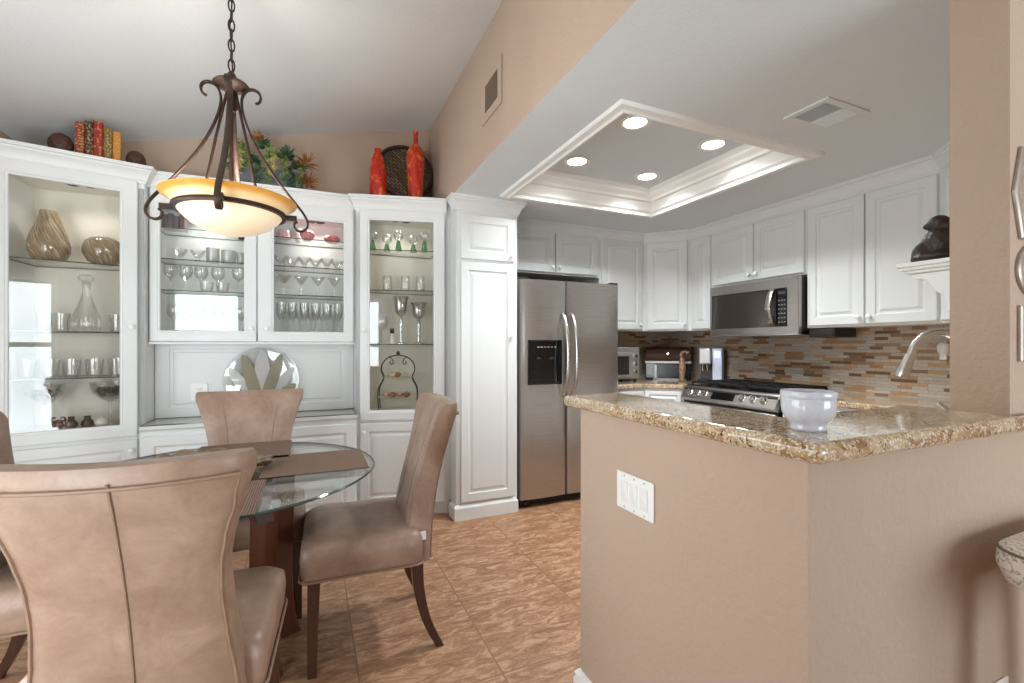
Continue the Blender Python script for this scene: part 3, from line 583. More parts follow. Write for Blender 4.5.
# ------------------------------------------------------------------ glass dining table
TX, TY = -.325, 2.13
t = thing('dining_table', 'round clear glass dining table on dark wooden legs', 'table', (TX, TY, 0))
bm = B(); lathe(bm, [(0, .738), (.570, .738), (.583, .739), (.588, .744), (.583, .749), (.570, .750), (0, .750)], 72); bm.faces.ensure_lookup_table(); 
edge_faces(obj('glass_top', bm, TABLEG, t, smooth=30), .9)
bm = B(); box(bm, -.53, -.026, .690, .53, .026, .7375, Matrix.Rotation(R(-68), 4, 'Z')); obj('beam', bm, DWOOD, t, bevel=.003)
bm = B(); box(bm, -.53, -.026, .690, .53, .026, .7375, Matrix.Rotation(R(21), 4, 'Z')); obj('beam', bm, DWOOD, t, bevel=.003)
for dx, dy in ((.165, -.155), (.215, .09), (-.115, .11), (-.115, -.12)):
    a = math.atan2(dy, dx); r0 = math.hypot(dx, dy)-.005; bm = B()
    pts = catmull([(r0+.01, 0, .69), (r0+.005, 0, .50), (r0, 0, .30), (r0+.006, 0, .14), (r0+.022, 0, .05), (r0+.036, 0, 0)], 4)
    loops(bm, [[(p.x+ex*.040, ey*.028, p.z) for ex, ey in ((-1, -1), (1, -1), (1, 1), (-1, 1))] for p in pts]); obj('leg', bm, MWOOD, t, rz=a, smooth=30, bevel=.003)
bm = B(); box(bm, -.12, -.02, .16, .20, .02, .20); box(bm, -.02, -.14, .16, .02, .12, .20); obj('stretcher', bm, MWOOD, t, bevel=.003)
def matmat(rz):
    m, tt, n, p, l = newmat('woven_placemat'); wv = n.new('ShaderNodeTexWave'); wv.inputs['Scale'].default_value = 42; wv.inputs['Distortion'].default_value = 1.0; wv.inputs['Detail'].default_value = 1
    l.new(coords(tt, 'Object', (1, 1, 1), (0, 0, rz)), wv.inputs['Vector']); ns = noise(tt, coords(tt, 'Object', (500, 40, 1)), 1, 2)
    mxx = n.new('ShaderNodeMix'); mxx.inputs[0].default_value = .5; l.new(wv.outputs['Fac'], mxx.inputs[2]); l.new(ns.outputs[0], mxx.inputs[3])
    l.new(ramp(tt, mxx.outputs[0], [(.25, srgb(70, 50, 40)), (.7, srgb(134, 108, 90))]), p.inputs['Base Color']); p.inputs['Roughness'].default_value = .8; bump(tt, mxx.outputs[0], .5, .002, p); return m
MAT = matmat(R(90))
for lab, x0, y0, x1, y1, rz in (('dark brown woven placemat in front of the kitchen-side chair', -.175, 1.962, .225, 2.336, 0), ('dark brown woven placemat in front of the buffet-side chair', -.49, 2.295, -.085, 2.70, 90), ('striped brown woven placemat in front of the chair nearest the camera', -.56, 1.555, -.148, 1.94, 90), ('dark brown woven placemat on the left side of the table', -.93, 1.94, -.54, 2.33, 0)):
    w_, h_ = ((x1-x0)/2, (y1-y0)/2) if not rz else ((y1-y0)/2, (x1-x0)/2)
    bm = B(); box(bm, -w_, -h_, 0, w_, h_, .003); o = obj('placemat', bm, MAT, None, ((x0+x1)/2, (y0+y1)/2, .7504), R(rz), smooth=0, bevel=.001); tag(o, lab, 'placemat', 'woven placemats on the glass table')
# centrepiece: low leaf shaped dish with a folded rim, lying between the mats
def leafdish(bm, R0, H, lobes, amp):
    rings = []
    for f, z in ((.02, .006), (.35, .005), (.65, .012), (.88, .4*H), (1.0, H), (.97, H+.004), (.84, .4*H+.006), (.6, .018), (.3, .012), (.02, .012)):
        rings.append([(R0*f*(1+amp*f*math.cos(lobes*a))*math.cos(a), R0*f*(1+amp*f*math.cos(lobes*a))*math.sin(a)*.52, z+(f**3)*.008*math.cos(lobes*a+1)) for a in [2*math.pi*k/64 for k in range(64)]])
    loops(bm, rings)
OLIVE = plain('olive_glazed_ceramic', srgb(112, 96, 74), .25, 0, .4, 18, coat=.4)
bm = B(); leafdish(bm, .255, .036, 9, .06); o = obj('centerpiece_dish', bm, OLIVE, None, (-.352, 2.225, .7535), R(-37), smooth=60); tag(o, 'scalloped olive and cream dish in the middle of the glass table', 'dish')
#@@PART5
# ------------------------------------------------------------------ refrigerator
FX0, FX1, FY = 1.472, 2.386, 3.19
t = thing('refrigerator', 'stainless steel side-by-side refrigerator with black ice dispenser', 'refrigerator', (FX0, FY, 0))
bm = B(); box(bm, FX0+.008, FY+.075, .04, FX1-.008, YK-.04, 1.745); objw('body', bm, plain('fridge_body_dark', srgb(52, 50, 50), .45), t, bevel=.004)
def fdoor(x0, x1, name, hole=None):
    """door skin slightly bowed in plan; hole = x0, x1, z0, z1 leaves the dispenser opening"""
    xs = sorted(set([x0, x0+.006, x0+.018, x1-.018, x1-.006, x1]+[x0+(x1-x0)*k/10 for k in range(1, 10)]+(list(hole[:2]) if hole else [])))
    zs = sorted(set([.068, .085, 1.75, 1.765]+(list(hole[2:]) if hole else [])))
    bow = lambda x: FY-.012*(1-((x-(x0+x1)/2)/((x1-x0)/2))**2)+(.014 if x in (x0, x1) else .004 if x < x0+.01 or x > x1-.01 else 0)
    bm = B(); V = {(i, j): bm.verts.new((x, bow(x), z)) for i, x in enumerate(xs) for j, z in enumerate(zs)}
    K = {(i, j): bm.verts.new((x, FY+.065, z)) for i, x in enumerate(xs) for j, z in enumerate(zs)}
    inh = lambda i, j: hole and xs[i] >= hole[0]-1e-6 and xs[i+1] <= hole[1]+1e-6 and zs[j] >= hole[2]-1e-6 and zs[j+1] <= hole[3]+1e-6
    for i in range(len(xs)-1):
        for j in range(len(zs)-1):
            if not inh(i, j): bm.faces.new((V[i, j], V[i+1, j], V[i+1, j+1], V[i, j+1]))
            bm.faces.new((K[i, j], K[i, j+1], K[i+1, j+1], K[i+1, j]))
    n, m = len(xs)-1, len(zs)-1
    for i in range(n): bm.faces.new((V[i, 0], K[i, 0], K[i+1, 0], V[i+1, 0])); bm.faces.new((V[i, m], V[i+1, m], K[i+1, m], K[i, m]))
    for j in range(m): bm.faces.new((V[0, j], V[0, j+1], K[0, j+1], K[0, j])); bm.faces.new((V[n, j], K[n, j], K[n, j+1], V[n, j+1]))
    return objw(name, bm, STEEL, t, smooth=30)
HB = (1.545, 1.815, .962, 1.285)
fd = fdoor(FX0, 1.8765, 'freezer_door', HB); rd = fdoor(1.8835, FX1, 'fridge_door')
def sub(name, bm, m, parent, root, **k):
    M = Matrix.Translation(root.location) @ root.rotation_euler.to_matrix().to_4x4() @ Matrix.Translation(parent.location) @ parent.rotation_euler.to_matrix().to_4x4()
    bmesh.ops.transform(bm, matrix=M.inverted(), verts=bm.verts[:]); return obj(name, bm, m, parent, **k)
bm = B(); x0, x1, z0, z1 = HB; f = .012
loops(bm, [[(x0-f+a, y, z0-f+a), (x1+f-a, y, z0-f+a), (x1+f-a, y, z1+f-a), (x0-f+a, y, z1+f-a)] for a, y in ((0, FY-.004), (0, FY-.019), (.004, FY-.021), (.020, FY-.021), (.022, FY-.012))]+[[(x0+.01, FY-.012, z0+.01), (x1-.01, FY-.012, z0+.01), (x1-.01, FY-.012, z1-.11), (x0+.01, FY-.012, z1-.11)], [(x0+.02, FY+.055, z0+.014), (x1-.02, FY+.055, z0+.014), (x1-.02, FY+.055, z1-.12), (x0+.02, FY+.055, z1-.12)]])
sub('dispenser', bm, plain('gloss_black_plastic', srgb(16, 15, 15), .12, 0, .1, 10), fd, t, smooth=20)
for k, px_ in enumerate((.05, .16)):
    bm = B(); box(bm, x0+px_+.012, FY+.005, 1.02, x0+px_+.062, FY+.020, 1.15); box(bm, x0+px_+.018, FY-.005, 1.145, x0+px_+.056, FY+.025, 1.165); sub('dispenser_paddle', bm, plain('smoky_plastic', srgb(74, 68, 64), .2, .2), fd, t, bevel=.004)
for k in range(6):
    bm = B(); box(bm, x0+.062+k*.030, FY-.0225, 1.238, x0+.078+k*.030, FY-.0195, 1.246); sub('control_button', bm, SILVER, fd, t, smooth=0)
for dr_, xx in ((fd, 1.838), (rd, 1.918)):
    pts = catmull([(xx, FY-.008, 1.505), (xx, FY-.040, 1.475), (xx, FY-.078, 1.38), (xx, FY-.098, 1.25), (xx, FY-.098, 1.11), (xx, FY-.078, .98), (xx, FY-.040, .885), (xx, FY-.008, .855)], 5)
    bm = B(); tube(bm, pts, .0155, 12); sub('handle', bm, CHROME, dr_, t, smooth=60)
bm = B(); box(bm, FX0+.02, FY+.04, .012, FX1-.02, FY+.08, .062)
for i in range(5): box(bm, FX0+.03, FY+.034, .020+i*.008, FX1-.03, FY+.042, .024+i*.008)
objw('toe_grille', bm, BLACK, t, smooth=0)
for xx in (FX0+.04, FX1-.08):
    bm = B(); M = Matrix.Translation((xx, FY+.045, .026)) @ Matrix.Rotation(R(90), 4, 'Y'); lathe(bm, [(0, 0), (.024, 0), (.026, .004), (.026, .034), (.024, .038), (0, .038)], 20, M=M); objw('roller_foot', bm, BLACK, t)
for xx in (FX0+.004, FX1-.074):
    bm = B(); box(bm, xx, FY+.004, 1.766, xx+.07, FY+.09, 1.780); objw('hinge_cover', bm, BLACK, t, bevel=.004)
# ------------------------------------------------------------------ microwave
MY0, MY1, MX, MZ0, MZ1 = 2.174, 2.968, 3.185, 1.338, 1.752
t = thing('microwave_oven', 'stainless over-the-range microwave with curved silver handle', 'microwave', (MX, MY1, MZ0), R(-90))
W_, H_ = MY1-MY0, MZ1-MZ0
bm = B(); box(bm, .004, .032, .012, W_-.004, .38, H_-.002); obj('case', bm, plain('microwave_case_dark', srgb(40, 36, 35), .4), t, bevel=.003)
bm = B(); loops(bm, [rect(0, 0, 0, 0, W_, H_, .033), rect(0, 0, 0, 0, W_, H_, .004), rect(.004, .004, .004, .004, W_, H_, 0), rect(.020, .085, .054, .072, W_, H_, 0), rect(.023, .088, .057, .075, W_, H_, .010), rect(.023, .088, .057, .075, W_, H_, .033)], closed=True)
fr_ = obj('front_frame', bm, STEEL, t, smooth=25)
bm = B(); box(bm, .022, .004, .056, .612, .012, H_-.074); obj('door_window', bm, plain('dark_oven_glass', srgb(58, 52, 48), .08, 0, .05, 8, spec=.7), t, bevel=.002)
bm = B(); box(bm, .616, .003, .056, W_-.087, .012, H_-.074); cp = obj('control_panel', bm, plain('gloss_black_panel', srgb(18, 17, 17), .12), t, bevel=.002)
bm = B(); box(bm, .636, .0015, H_-.118, .692, .0035, H_-.098); obj('display', bm, plain('grey_display', srgb(70, 72, 72), .2), cp, smooth=0)
for r_ in range(6):
    for c_ in range(3):
        bm = B(); box(bm,   .636+c_*.022, .0018, .085+r_*.032, .648+c_*.022, .0035, .093+r_*.032); obj('keypad_button', bm, plain('keypad_grey', srgb(128, 124, 120), .5) if r_ == c_ == 0 else bpy.data.materials['keypad_grey'], cp, smooth=0)
bm = B(); hh = catmull([(.594, .004, .070), (.594, -.022, .085), (.588, -.042, .16), (.585, -.048, .20), (.588, -.042, .25), (.594, -.022, .32), (.594, .004, .335)], 5)
loops(bm, [[(p.x+a*.020, p.y+b*.006, p.z) for a, b in ((-1, -.4), (-.5, -1), (.5, -1), (1, -.4), (1, 1), (-1, 1))] for p in hh]); obj('handle', bm, CHROME, t, smooth=50)
bm = B(); box(bm, 0, .001, -.010, W_, .40, 0.0); obj('bottom_vent', bm, STEEL, t, bevel=.002)
bm = B(); box(bm, 3.275, 1.985, 1.312, 3.52, 2.160, 1.3765); box(bm, 3.270, 1.995, 1.322, 3.276, 2.150, 1.366); o = obj('under_cabinet_box', bm, plain('dark_brown_plastic', srgb(38, 28, 24), .45), bevel=.004); tag(o, 'flat dark brown box mounted under the wall cabinet beside the microwave', 'box')
# ------------------------------------------------------------------ range
RY0, RY1, RXF = 2.178, 3.058, 2.945
t = thing('gas_range', 'stainless steel gas range with round knobs and black grates', 'stove', (RXF, RY1, 0), R(-90))
W_ = RY1-RY0
bm = B(); box(bm, .004, .03, .02, W_-.004, .63, .895); obj('body', bm, plain('range_body_dark', srgb(48, 45, 44), .4), t, bevel=.003)
bm = B(); loops(bm, [[(x, y, z) for y, z in ((.034, .785), (-.004, .795), (-.004, .812), (.046, .905), (.075, .913), (.075, .785))] for x in (0, W_)]); cp = obj('control_panel', bm, STEEL, t, smooth=20, bevel=.003)
tilt = math.atan2(.05, .093); MK = lambda x, q: Matrix.Translation((x, -.004+.050*q, .812+.093*q)) @ Matrix.Rotation(R(90)-tilt, 4, 'X')
for x in (.085, .165, .245, .600, .690, .780):
    bm = B(); lathe(bm, [(.030, 0), (.030, .004), (.024, .008), (.022, .026), (.019, .030), (0, .030)], 20, M=MK(x, .5)); box(bm, -.003, -.021, .026, .003, .021, .034, MK(x, .5)); obj('control_knob', bm, CHROME, cp, smooth=40)
bm = B(); box(bm, .315, -.036, .0005, .530, .036, .003, MK(0, .5)); obj('display', bm, bpy.data.materials['gloss_black_panel'], cp, smooth=0)
bm = B(); box(bm, .004, 0, .20, W_-.004, .035, .772); od = obj('oven_door', bm, STEEL, t, bevel=.005)
bm = B(); box(bm, .14, -.002, .32, W_-.14, .004, .62); obj('oven_window', bm, bpy.data.materials['dark_oven_glass'], od, smooth=0)
bm = B(); tube(bm, [(.06, 0, .725), (.06, -.045, .725), (.10, -.055, .725), (W_-.10, -.055, .725), (W_-.06, -.045, .725), (W_-.06, 0, .725)], .012, 10); obj('door_handle', bm, CHROME, od)
bm = B(); box(bm, .004, 0, .03, W_-.004, .035, .19); obj('bottom_drawer', bm, STEEL, t, bevel=.005)
bm = B(); box(bm, 0, .076, .895, W_, .635, .915); obj('cooktop', bm, bpy.data.materials['gloss_black_panel'], t, bevel=.004)
for i in range(3):
    x0 = .02+i*(W_-.04)/3; x1 = x0+(W_-.04)/3-.008; bm = B()
    for a in ((x0, .10, x1, .114), (x0, .60, x1, .614), (x0, .10, x0+.014, .614), (x1-.014, .10, x1, .614), ((x0+x1)/2-.007, .10, (x0+x1)/2+.007, .614), (x0, .22, x1, .234), (x0, .35, x1, .364), (x0, .48, x1, .494)): box(bm, a[0], a[1], .932, a[2], a[3], .948)
    for a in ((x0, .10), (x1-.014, .10), (x0, .60), (x1-.014, .60)): box(bm, a[0], a[1], .915, a[0]+.014, a[1]+.014, .934)
    obj('grate', bm, CAST, t, bevel=.003)
    for yy in (.23, .48):
        bm = B(); lathe(bm, [(.055, 0), (.055, .008), (.04, .010), (.038, .018), (0, .020)], 20, ((x0+x1)/2, yy, .9151)); obj('burner', bm, CAST, t)
bm = B(); n = 10; pts = [(-.072+.002*math.sin(k*1.3), z) for k, z in enumerate([.742-.03*k for k in range(8)])]
loops(bm, [[(.10+.012*math.sin(j*.9), y, z) if 0 else (x, y+.003*math.sin(x*90), z) for x in [.085+.012*j for j in range(9)]]+[(x, y+.004+.003*math.sin(x*90), z) for x in [.085+.012*j for j in range(8, -1, -1)]] for y, z in pts])
o = obj('dish_towel', bm, plain('red_cloth', srgb(196, 40, 44), .9, 0, .1, 30), None, (RXF, RY1, 0), R(-90), smooth=60); tag(o, 'red dish towel hanging from the oven door handle', 'towel')
# ------------------------------------------------------------------ countertop appliances
t = thing('toaster_oven', 'silver toaster oven with three knobs half hidden behind the fridge', 'toaster oven', (2.44, 3.55, .914))
bm = B(); box(bm, 0, .012, .02, .47, .30, .325); obj('case', bm, SILVER, t, bevel=.008)
for a in ((.02, .04), (.42, .04), (.02, .26), (.42, .26)):
    bm = B(); lathe(bm, [(.014, 0), (.016, .020), (0, .020)], 12, (a[0]+.015, a[1], 0)); obj('foot', bm, BLACK, t)
bm = B(); box(bm, .015, 0, .04, .36, .013, .275); d = obj('door', bm, SILVER, t, bevel=.004)
bm = B(); box(bm, .04, -.002, .065, .335, .004, .24); obj('door_window', bm, bpy.data.materials['dark_oven_glass'], d, smooth=0)
bm = B(); tube(bm, [(.04, .002, .262), (.04, -.03, .262), (.335, -.03, .262), (.335, .002, .262)], .006, 8); obj('door_handle', bm, CHROME, d)
for z in (.09, .165, .24):
    bm = B(); lathe(bm, [(.026, 0), (.026, .006), (.02, .010), (.018, .024), (0, .025)], 18, M=Matrix.Translation((.415, .012, z)) @ Matrix.Rotation(R(90), 4, 'X')); obj('knob', bm, CHROME, t)
t = thing('countertop_oven', 'dark brown countertop oven with glass door standing in the kitchen corner', 'oven', (3.275-.707*.02-.215*.707, 3.575-.02*.707+.215*.707, .914), R(-45))
BRN = plain('dark_brown_enamel', srgb(66, 38, 26), .55, 0, .15, 10, spec=.2); W_ = .43
bm = B(); loops(bm, [[(x, y, z) for y, z in ((.0, .185), (.0, .215), (.02, .290), (.05, .318), (.25, .325), (.27, .31), (.27, .185))] for x in (0, W_)]); obj('lid', bm, BRN, t, smooth=40, bevel=.004)
bm = B(); lathe(bm, [(.006, 0), (.006, .012), (.014, .016), (.013, .026), (0, .028)], 14, M=Matrix.Translation((W_/2, .010, .25)) @ Matrix.Rotation(R(75), 4, 'X')); obj('lid_knob', bm, CHROME, t)
bm = B(); box(bm, -.004, -.006, .162, W_+.004, .27, .186); obj('band', bm, SILVER, t, bevel=.004)
bm = B(); box(bm, 0, .03, .012, W_, .27, .163); obj('body', bm, bpy.data.materials['gloss_black_panel'], t, bevel=.004)
bm = B(); box(bm, .11, .006, .018, .32, .034, .158); obj('door', bm, plain('black_oven_glass', srgb(30, 26, 24), .2), t, bevel=.003)
for x in (.082, .318):
    bm = B(); box(bm, x, -.004, .012, x+.030, .032, .150); obj('post', bm, SILVER, t, bevel=.005)
bm = B(); box(bm, .07, -.010, 0, .36, .26, .013); obj('base', bm, SILVER, t, bevel=.003)
t = thing('coffee_machine', 'silver coffee machine with a bright white side panel behind the range', 'coffee machine', (3.375, 3.270, .914), R(-62))
bm = B(); box(bm, 0, .05, .0, .21, .24, .30); obj('body', bm, plain('dark_grey_metal', srgb(74, 70, 68), .4, .4), t, bevel=.006)
bm = B(); box(bm, .005, -.045, .165, .115, .06, .318); obj('brew_head', bm, SILVER, t, bevel=.012)
bm = B(); box(bm, .122, -.02, .02, .205, .055, .315); wp = obj('side_panel', bm, plain('bluish_white_plastic', srgb(226, 230, 246), .2), t, bevel=.006)
bm = B(); box(bm, .135, -.0215, .225, .192, -.018, .290); obj('panel_display', bm, emit('blue_display_glow', (.45, .52, 1, 1), 1.1), wp, smooth=0)
for x in (.035, .075):
    bm = B(); lathe(bm, [(.010, 0), (.012, .05), (.016, .06), (0, .06)], 12, (x, -.005, .105)); obj('spout', bm, CHROME, t)
bm = B(); box(bm, .0, -.06, .0, .12, .06, .028); obj('drip_tray', bm, BLACK, t, bevel=.004)
t = thing('ornament', 'tall slim brown and cream ornament left of the coffee machine', 'ornament', (3.262, 3.372, .914))
SPOT = plain('mottled_brown_cream', srgb(150, 124, 98), .4, 0, .65, 45)
bm = B(); lathe(bm, [(0, 0), (.036, .0), (.038, .012), (.022, .022), (.026, .06), (.034, .11), (.030, .16), (.022, .20), (.018, .22), (0, .222)], 20); obj('body', bm, SPOT, t)
bm = B(); tube(bm, catmull([(0, 0, .215), (-.012, 0, .245), (.0, .0, .272), (.03, -.01, .282), (.052, -.018, .268)], 5), [.013]*12+[.010]*9, 8); ico(bm, (.048, -.018, .272), .016, 2, (1.3, 1, 1)); obj('head', bm, SPOT, t)
# ------------------------------------------------------------------ sink side
t = thing('kitchen_faucet', 'brushed nickel pull-down faucet arching over the sink beside the pillar', 'faucet', (2.125, .815, .914))
bm = B(); lathe(bm, [(0, 0), (.030, 0), (.030, .006), (.021, .014), (.019, .05), (.017, .055), (0, .055)], 24); obj('base', bm, CHROME, t)
pts = catmull([(0, 0, .05), (0, 0, .20), (-.008, .010, .30), (-.040, .048, .372), (-.075, .088, .385), (-.105, .122, .350), (-.118, .137, .300)], 6)
bm = B(); tube(bm, pts, .0135, 14); obj('neck', bm, CHROME, t, smooth=60)
bm = B(); p0, p1 = Vector((-.117, .136, .305)), Vector((-.136, .156, .222)); tube(bm, [p0, p0.lerp(p1, .08), p0.lerp(p1, .5), p0.lerp(p1, .93), p1], [.0145, .0155, .0185, .0225, .021], 16); obj('spray_head', bm, CHROME, t, smooth=50)
bm = B(); tube(bm, [(0, .012, .045), (-.014, .050, .085), (-.030, .092, .130)], [.009, .008, .007], 10); obj('lever', bm, CHROME, t)
t = thing('kitchen_sink', 'stainless sink bowl set in the granite behind the raised bar', 'sink', (1.95, 1.05, .914))
bm = B(); loops(bm, [[(sx*a, sy*b, z) for sx, sy in ((-1, -1), (1, -1), (1, 1), (-1, 1))] for a, b, z in ((.36, .19, .0), (.36, .19, .004), (.335, .165, .005), (.33, .16, .0025))]); obj('rim', bm, CHROME, t, bevel=.01)
bm = B(); lathe(bm, [(0, .003), (.04, .003), (.045, .0045), (0, .0055)], 20); obj('drain', bm, STEEL, t)
t = thing('wall_freshener', 'small white plug-in unit on the mosaic tile beside the pillar', 'plug-in', (XR-.013, 1.515, 1.20), R(-90))
bm = B(); lathe(bm, [(0, 0), (.022, .0), (.030, .018), (.031, .045), (.026, .062), (.012, .070), (0, .071)], 20, (0, -.030, 0)); obj('body', bm, TRIM, t)
bm = B(); box(bm, -.018, -.040, -.035, .018, -.020, .004); box(bm, -.025, -.022, -.01, .025, -.001, .05); obj('plug', bm, TRIM, t, bevel=.004)
# corner shelf with corbel on the kitchen side of the front wall
t = thing('wall_shelf', 'white moulded wall shelf with scroll bracket behind the pillar', 'shelf', (1.735, .7185, 1.38))
bm = B(); sweep(bm, [(2.30, .7185), (2.30, .73), (2.30, .735)], [(0, 0), (0, .001)]) if 0 else None
box(bm, 1.735, .7185, 1.500, 2.35, .862, 1.514); box(bm, 1.742, .7185, 1.490, 2.343, .855, 1.500); box(bm, 1.752, .7185, 1.480, 2.333, .843, 1.490); objw('board', bm, TRIM, t, bevel=.003)
pr_ = [(.7185, 1.479), (.832, 1.479), (.832, 1.468), (.824, 1.462), (.806, 1.460), (.790, 1.450), (.780, 1.436), (.770, 1.418), (.758, 1.408), (.748, 1.402), (.744, 1.388), (.738, 1.380), (.7185, 1.378)]
for x in (1.765, 2.28):
    bm = B(); loops(bm, [[(xx, y, z) for y, z in pr_] for xx in (x, x+.045)]); objw('bracket', bm, TRIM, t, smooth=50, bevel=.002)
bm = B()
for c, r_, sc in (((0, 0, .018), .05, (1.5, 1.5, .40)), ((-.030, .034, .030), .026, (1.1, 1.1, 1.5)), ((.0, .0, .06), .045, (1.1, 1.1, 1.2)), ((.012, -.012, .105), .032, (1, 1, 1.1)), ((.0, .004, .128), .026, (1.2, 1.1, 1)), ((-.016, .022, .120), .014, (1.2, 1.2, .8)), ((.03, -.034, .05), .035, (1, 1, 1.2)), ((-.02, .02, .06), .026, (1, 1, 1)), ((.045, .0, .035), .03, (1, 1, 1))): ico(bm, c, r_, 3, sc)
o = obj('figurine', bm, plain('dark_brown_carving', srgb(48, 33, 27), .5, 0, .3, 40, .6, 45, .01), None, (1.842, .792, 1.5142)); rm = o.modifiers.new('merge', 'REMESH'); rm.mode = 'VOXEL'; rm.voxel_size = .005; rm.use_smooth_shade = True
tag(o, 'dark brown carved figurine on the white shelf behind the pillar', 'figurine')
# ------------------------------------------------------------------ bowl, plates on walls
CER = plain('pale_blue_glazed_ceramic', srgb(206, 210, 220), .18, 0, .06, 60, .3, 90, .002, coat=.5)
t = thing('ceramic_bowl', 'pale blue-white glazed ceramic bowl on the granite bar', 'bowl', (1.004, .664, 1.0662)); t.scale = (.92, .92, .97)
bm = B(); lathe(bm, [(0, 0), (.037, 0), (.039, .004), (.037, .010), (.0375, .016), (.041, .020), (.050, .029), (.0555, .041), (.057, .054), (.0570, .070), (.0562, .072), (.0582, .075), (.0588, .085), (.057, .0885), (.053, .0885), (.051, .085), (.051, .05), (.044, .034), (.03, .026), (0, .026)], 44); obj('body', bm, CER, t, smooth=40)
bm = B(); lathe(bm, [(0, .060), (.035, .062), (.0495, .060), (.0495, .058), (0, .056)], 30); o = obj('filling', bm, plain('brown_wax', srgb(150, 110, 80), .5, 0, .2, 40), t); o['label'] = 'brown wax filling'
def plate(name, label, M, w, h, kind, group=None):
    t = thing(name, label, 'wall plate' if kind == 'blank' else kind, tuple(M.translation), 0, group); Q = Matrix.Translation(M.translation).inverted() @ M
    bm = B(); box(bm, -w/2, -h/2, 0, w/2, h/2, .006, Q); obj('cover_plate', bm, TRIM, t, bevel=.0035)
    return t, Q
# local: x right, y up, z out of the wall
OUT_X = lambda p: Matrix.Translation(p) @ Matrix(((0, 0, -1, 0), (-1, 0, 0, 0), (0, 1, 0, 0), (0, 0, 0, 1)))    # on a wall facing -x
OUT_Y = lambda p: Matrix.Translation(p) @ Matrix(((1, 0, 0, 0), (0, 0, -1, 0), (0, 1, 0, 0), (0, 0, 0, 1)))     # on a wall facing -y
t, Q = plate('light_switch', 'white three-gang switch plate on the tan half wall', OUT_X((.8965, 1.1155, .802)), .170, .114, 'switch')
for k in range(3):
    bm = B(); x = -.046+.046*k; loops(bm, [[tuple(Q @ Vector((x+sx*a, sy*b, z+(tz*sy)))) for sx, sy in ((-1, -1), (1, -1), (1, 1), (-1, 1))] for a, b, z, tz in ((.0165, .0335, .005, 0), (.0165, .0335, .0085, .0015), (.0150, .032, .0095, .0018))]); obj('rocker', bm, TRIM, t, bevel=.001)
    for sy in (-1, 1):
        bm = B(); lathe(bm, [(0, 0), (.003, 0), (.0025, .0012), (0, .0014)], 10, M=Q @ Matrix.Translation((x, sy*.0475, .006))); obj('screw', bm, SILVER, t)
def outlet(label, M, w=.072, h=.116):
    t, Q = plate('power_outlet', label, M, w, h, 'outlet', 'white wall outlets')
    for sy in (-1, 1):
        bm = B(); lathe(bm, [(0, 0), (.017, 0), (.017, .002), (.0155, .0028), (0, .0028)], 20, M=Q @ Matrix.Translation((0, sy*.0195, .006))); s_ = obj('socket', bm, TRIM, t)
        for sx in (-1, 1):
            bm = B(); box(bm, sx*.0065-.0012, sy*.0195-.004, .0088, sx*.0065+.0012, sy*.0195+.005, .0091, Q); obj('slot', bm, BLACK, s_, smooth=0)
outlet('white power outlet on the nook back panel beside the glass platter', OUT_Y((-.672, 3.6437, .944)), .098, .118)
outlet('white outlet cover low on the tan front wall at right edge', OUT_Y((1.659, .5905, .318)))
PEWTER = plain('pewter_relief', srgb(176, 166, 154), .38, .55, .2, 30, .8, 120, .004)
PFR = plain('plaque_frame_silver', srgb(168, 158, 148), .4, .4, .12, 20)
def plaque(label, outline, c, thick=.010):
    t = thing('wall_plaque', label, 'plaque', (c[0], .5905, c[1]), 0, 'silver relief plaques on the right wall')
    sc = lambda k, y: [(x*k, y, z*k) for x, z in outline]
    bm = B(); loops(bm, [sc(1, 0), sc(1, -thick*.7), sc(.95, -thick), sc(.84, -thick), sc(.80, -thick*.55), sc(.80, 0)], closed=True); obj('frame', bm, PFR, t, smooth=25)
    bm = B(); loops(bm, [sc(.81, -.002), sc(.81, -thick*.45), sc(.6, -thick*.7), sc(.25, -thick*.6)]); obj('relief_panel', bm, PEWTER, t, smooth=40)
plaque('silver hexagonal relief plaque, top of the three on the right wall', [(.115, 0), (.075, .125), (-.075, .125), (-.115, 0), (-.075, -.125), (.075, -.125)], (1.839, 1.666))
plaque('oval bronze-toned relief plaque, middle of the three on the right wall', [(.105*math.cos(2*math.pi*k/40), .076*math.sin(2*math.pi*k/40)) for k in range(40)], (1.850, 1.458))
plaque('rectangular silver relief plaque, lowest of the three on the right wall', [(.09, .076), (-.09, .076), (-.09, -.076), (.09, -.076)], (1.848, 1.284))
# ------------------------------------------------------------------ bar stool at the right edge
def feather():
    m, tt, n, p, l = newmat('feather_print_fabric'); v = coords(tt, 'Object', (1, 1, 1), (0, 0, R(35)))
    wv = n.new('ShaderNodeTexWave'); wv.wave_type = 'BANDS'; wv.inputs['Scale'].default_value = 34; wv.inputs['Distortion'].default_value = 9; wv.inputs['Detail'].default_value = 3; wv.inputs['Detail Scale'].default_value = 1.6; l.new(v, wv.inputs['Vector'])
    l.new(ramp(tt, wv.outputs['Fac'], [(.02, srgb(176, 166, 154)), (.12, srgb(236, 232, 226)), (.8, srgb(244, 241, 236))]), p.inputs['Base Color']); p.inputs['Roughness'].default_value = .9; bump(tt, wv.outputs['Fac'], .3, .003, p); return m
t = thing('bar_stool', 'bar stool with white feather-patterned cushion at the right picture edge', 'stool', (1.657, .335, 0))
def sq(h, r, z): return [(cx*(h-r)+r*math.cos(R(a0+15*k)), cy*(h-r)+r*math.sin(R(a0+15*k)), z) for cx, cy, a0 in ((1, 1, 0), (-1, 1, 90), (-1, -1, 180), (1, -1, 270)) for k in range(7)]
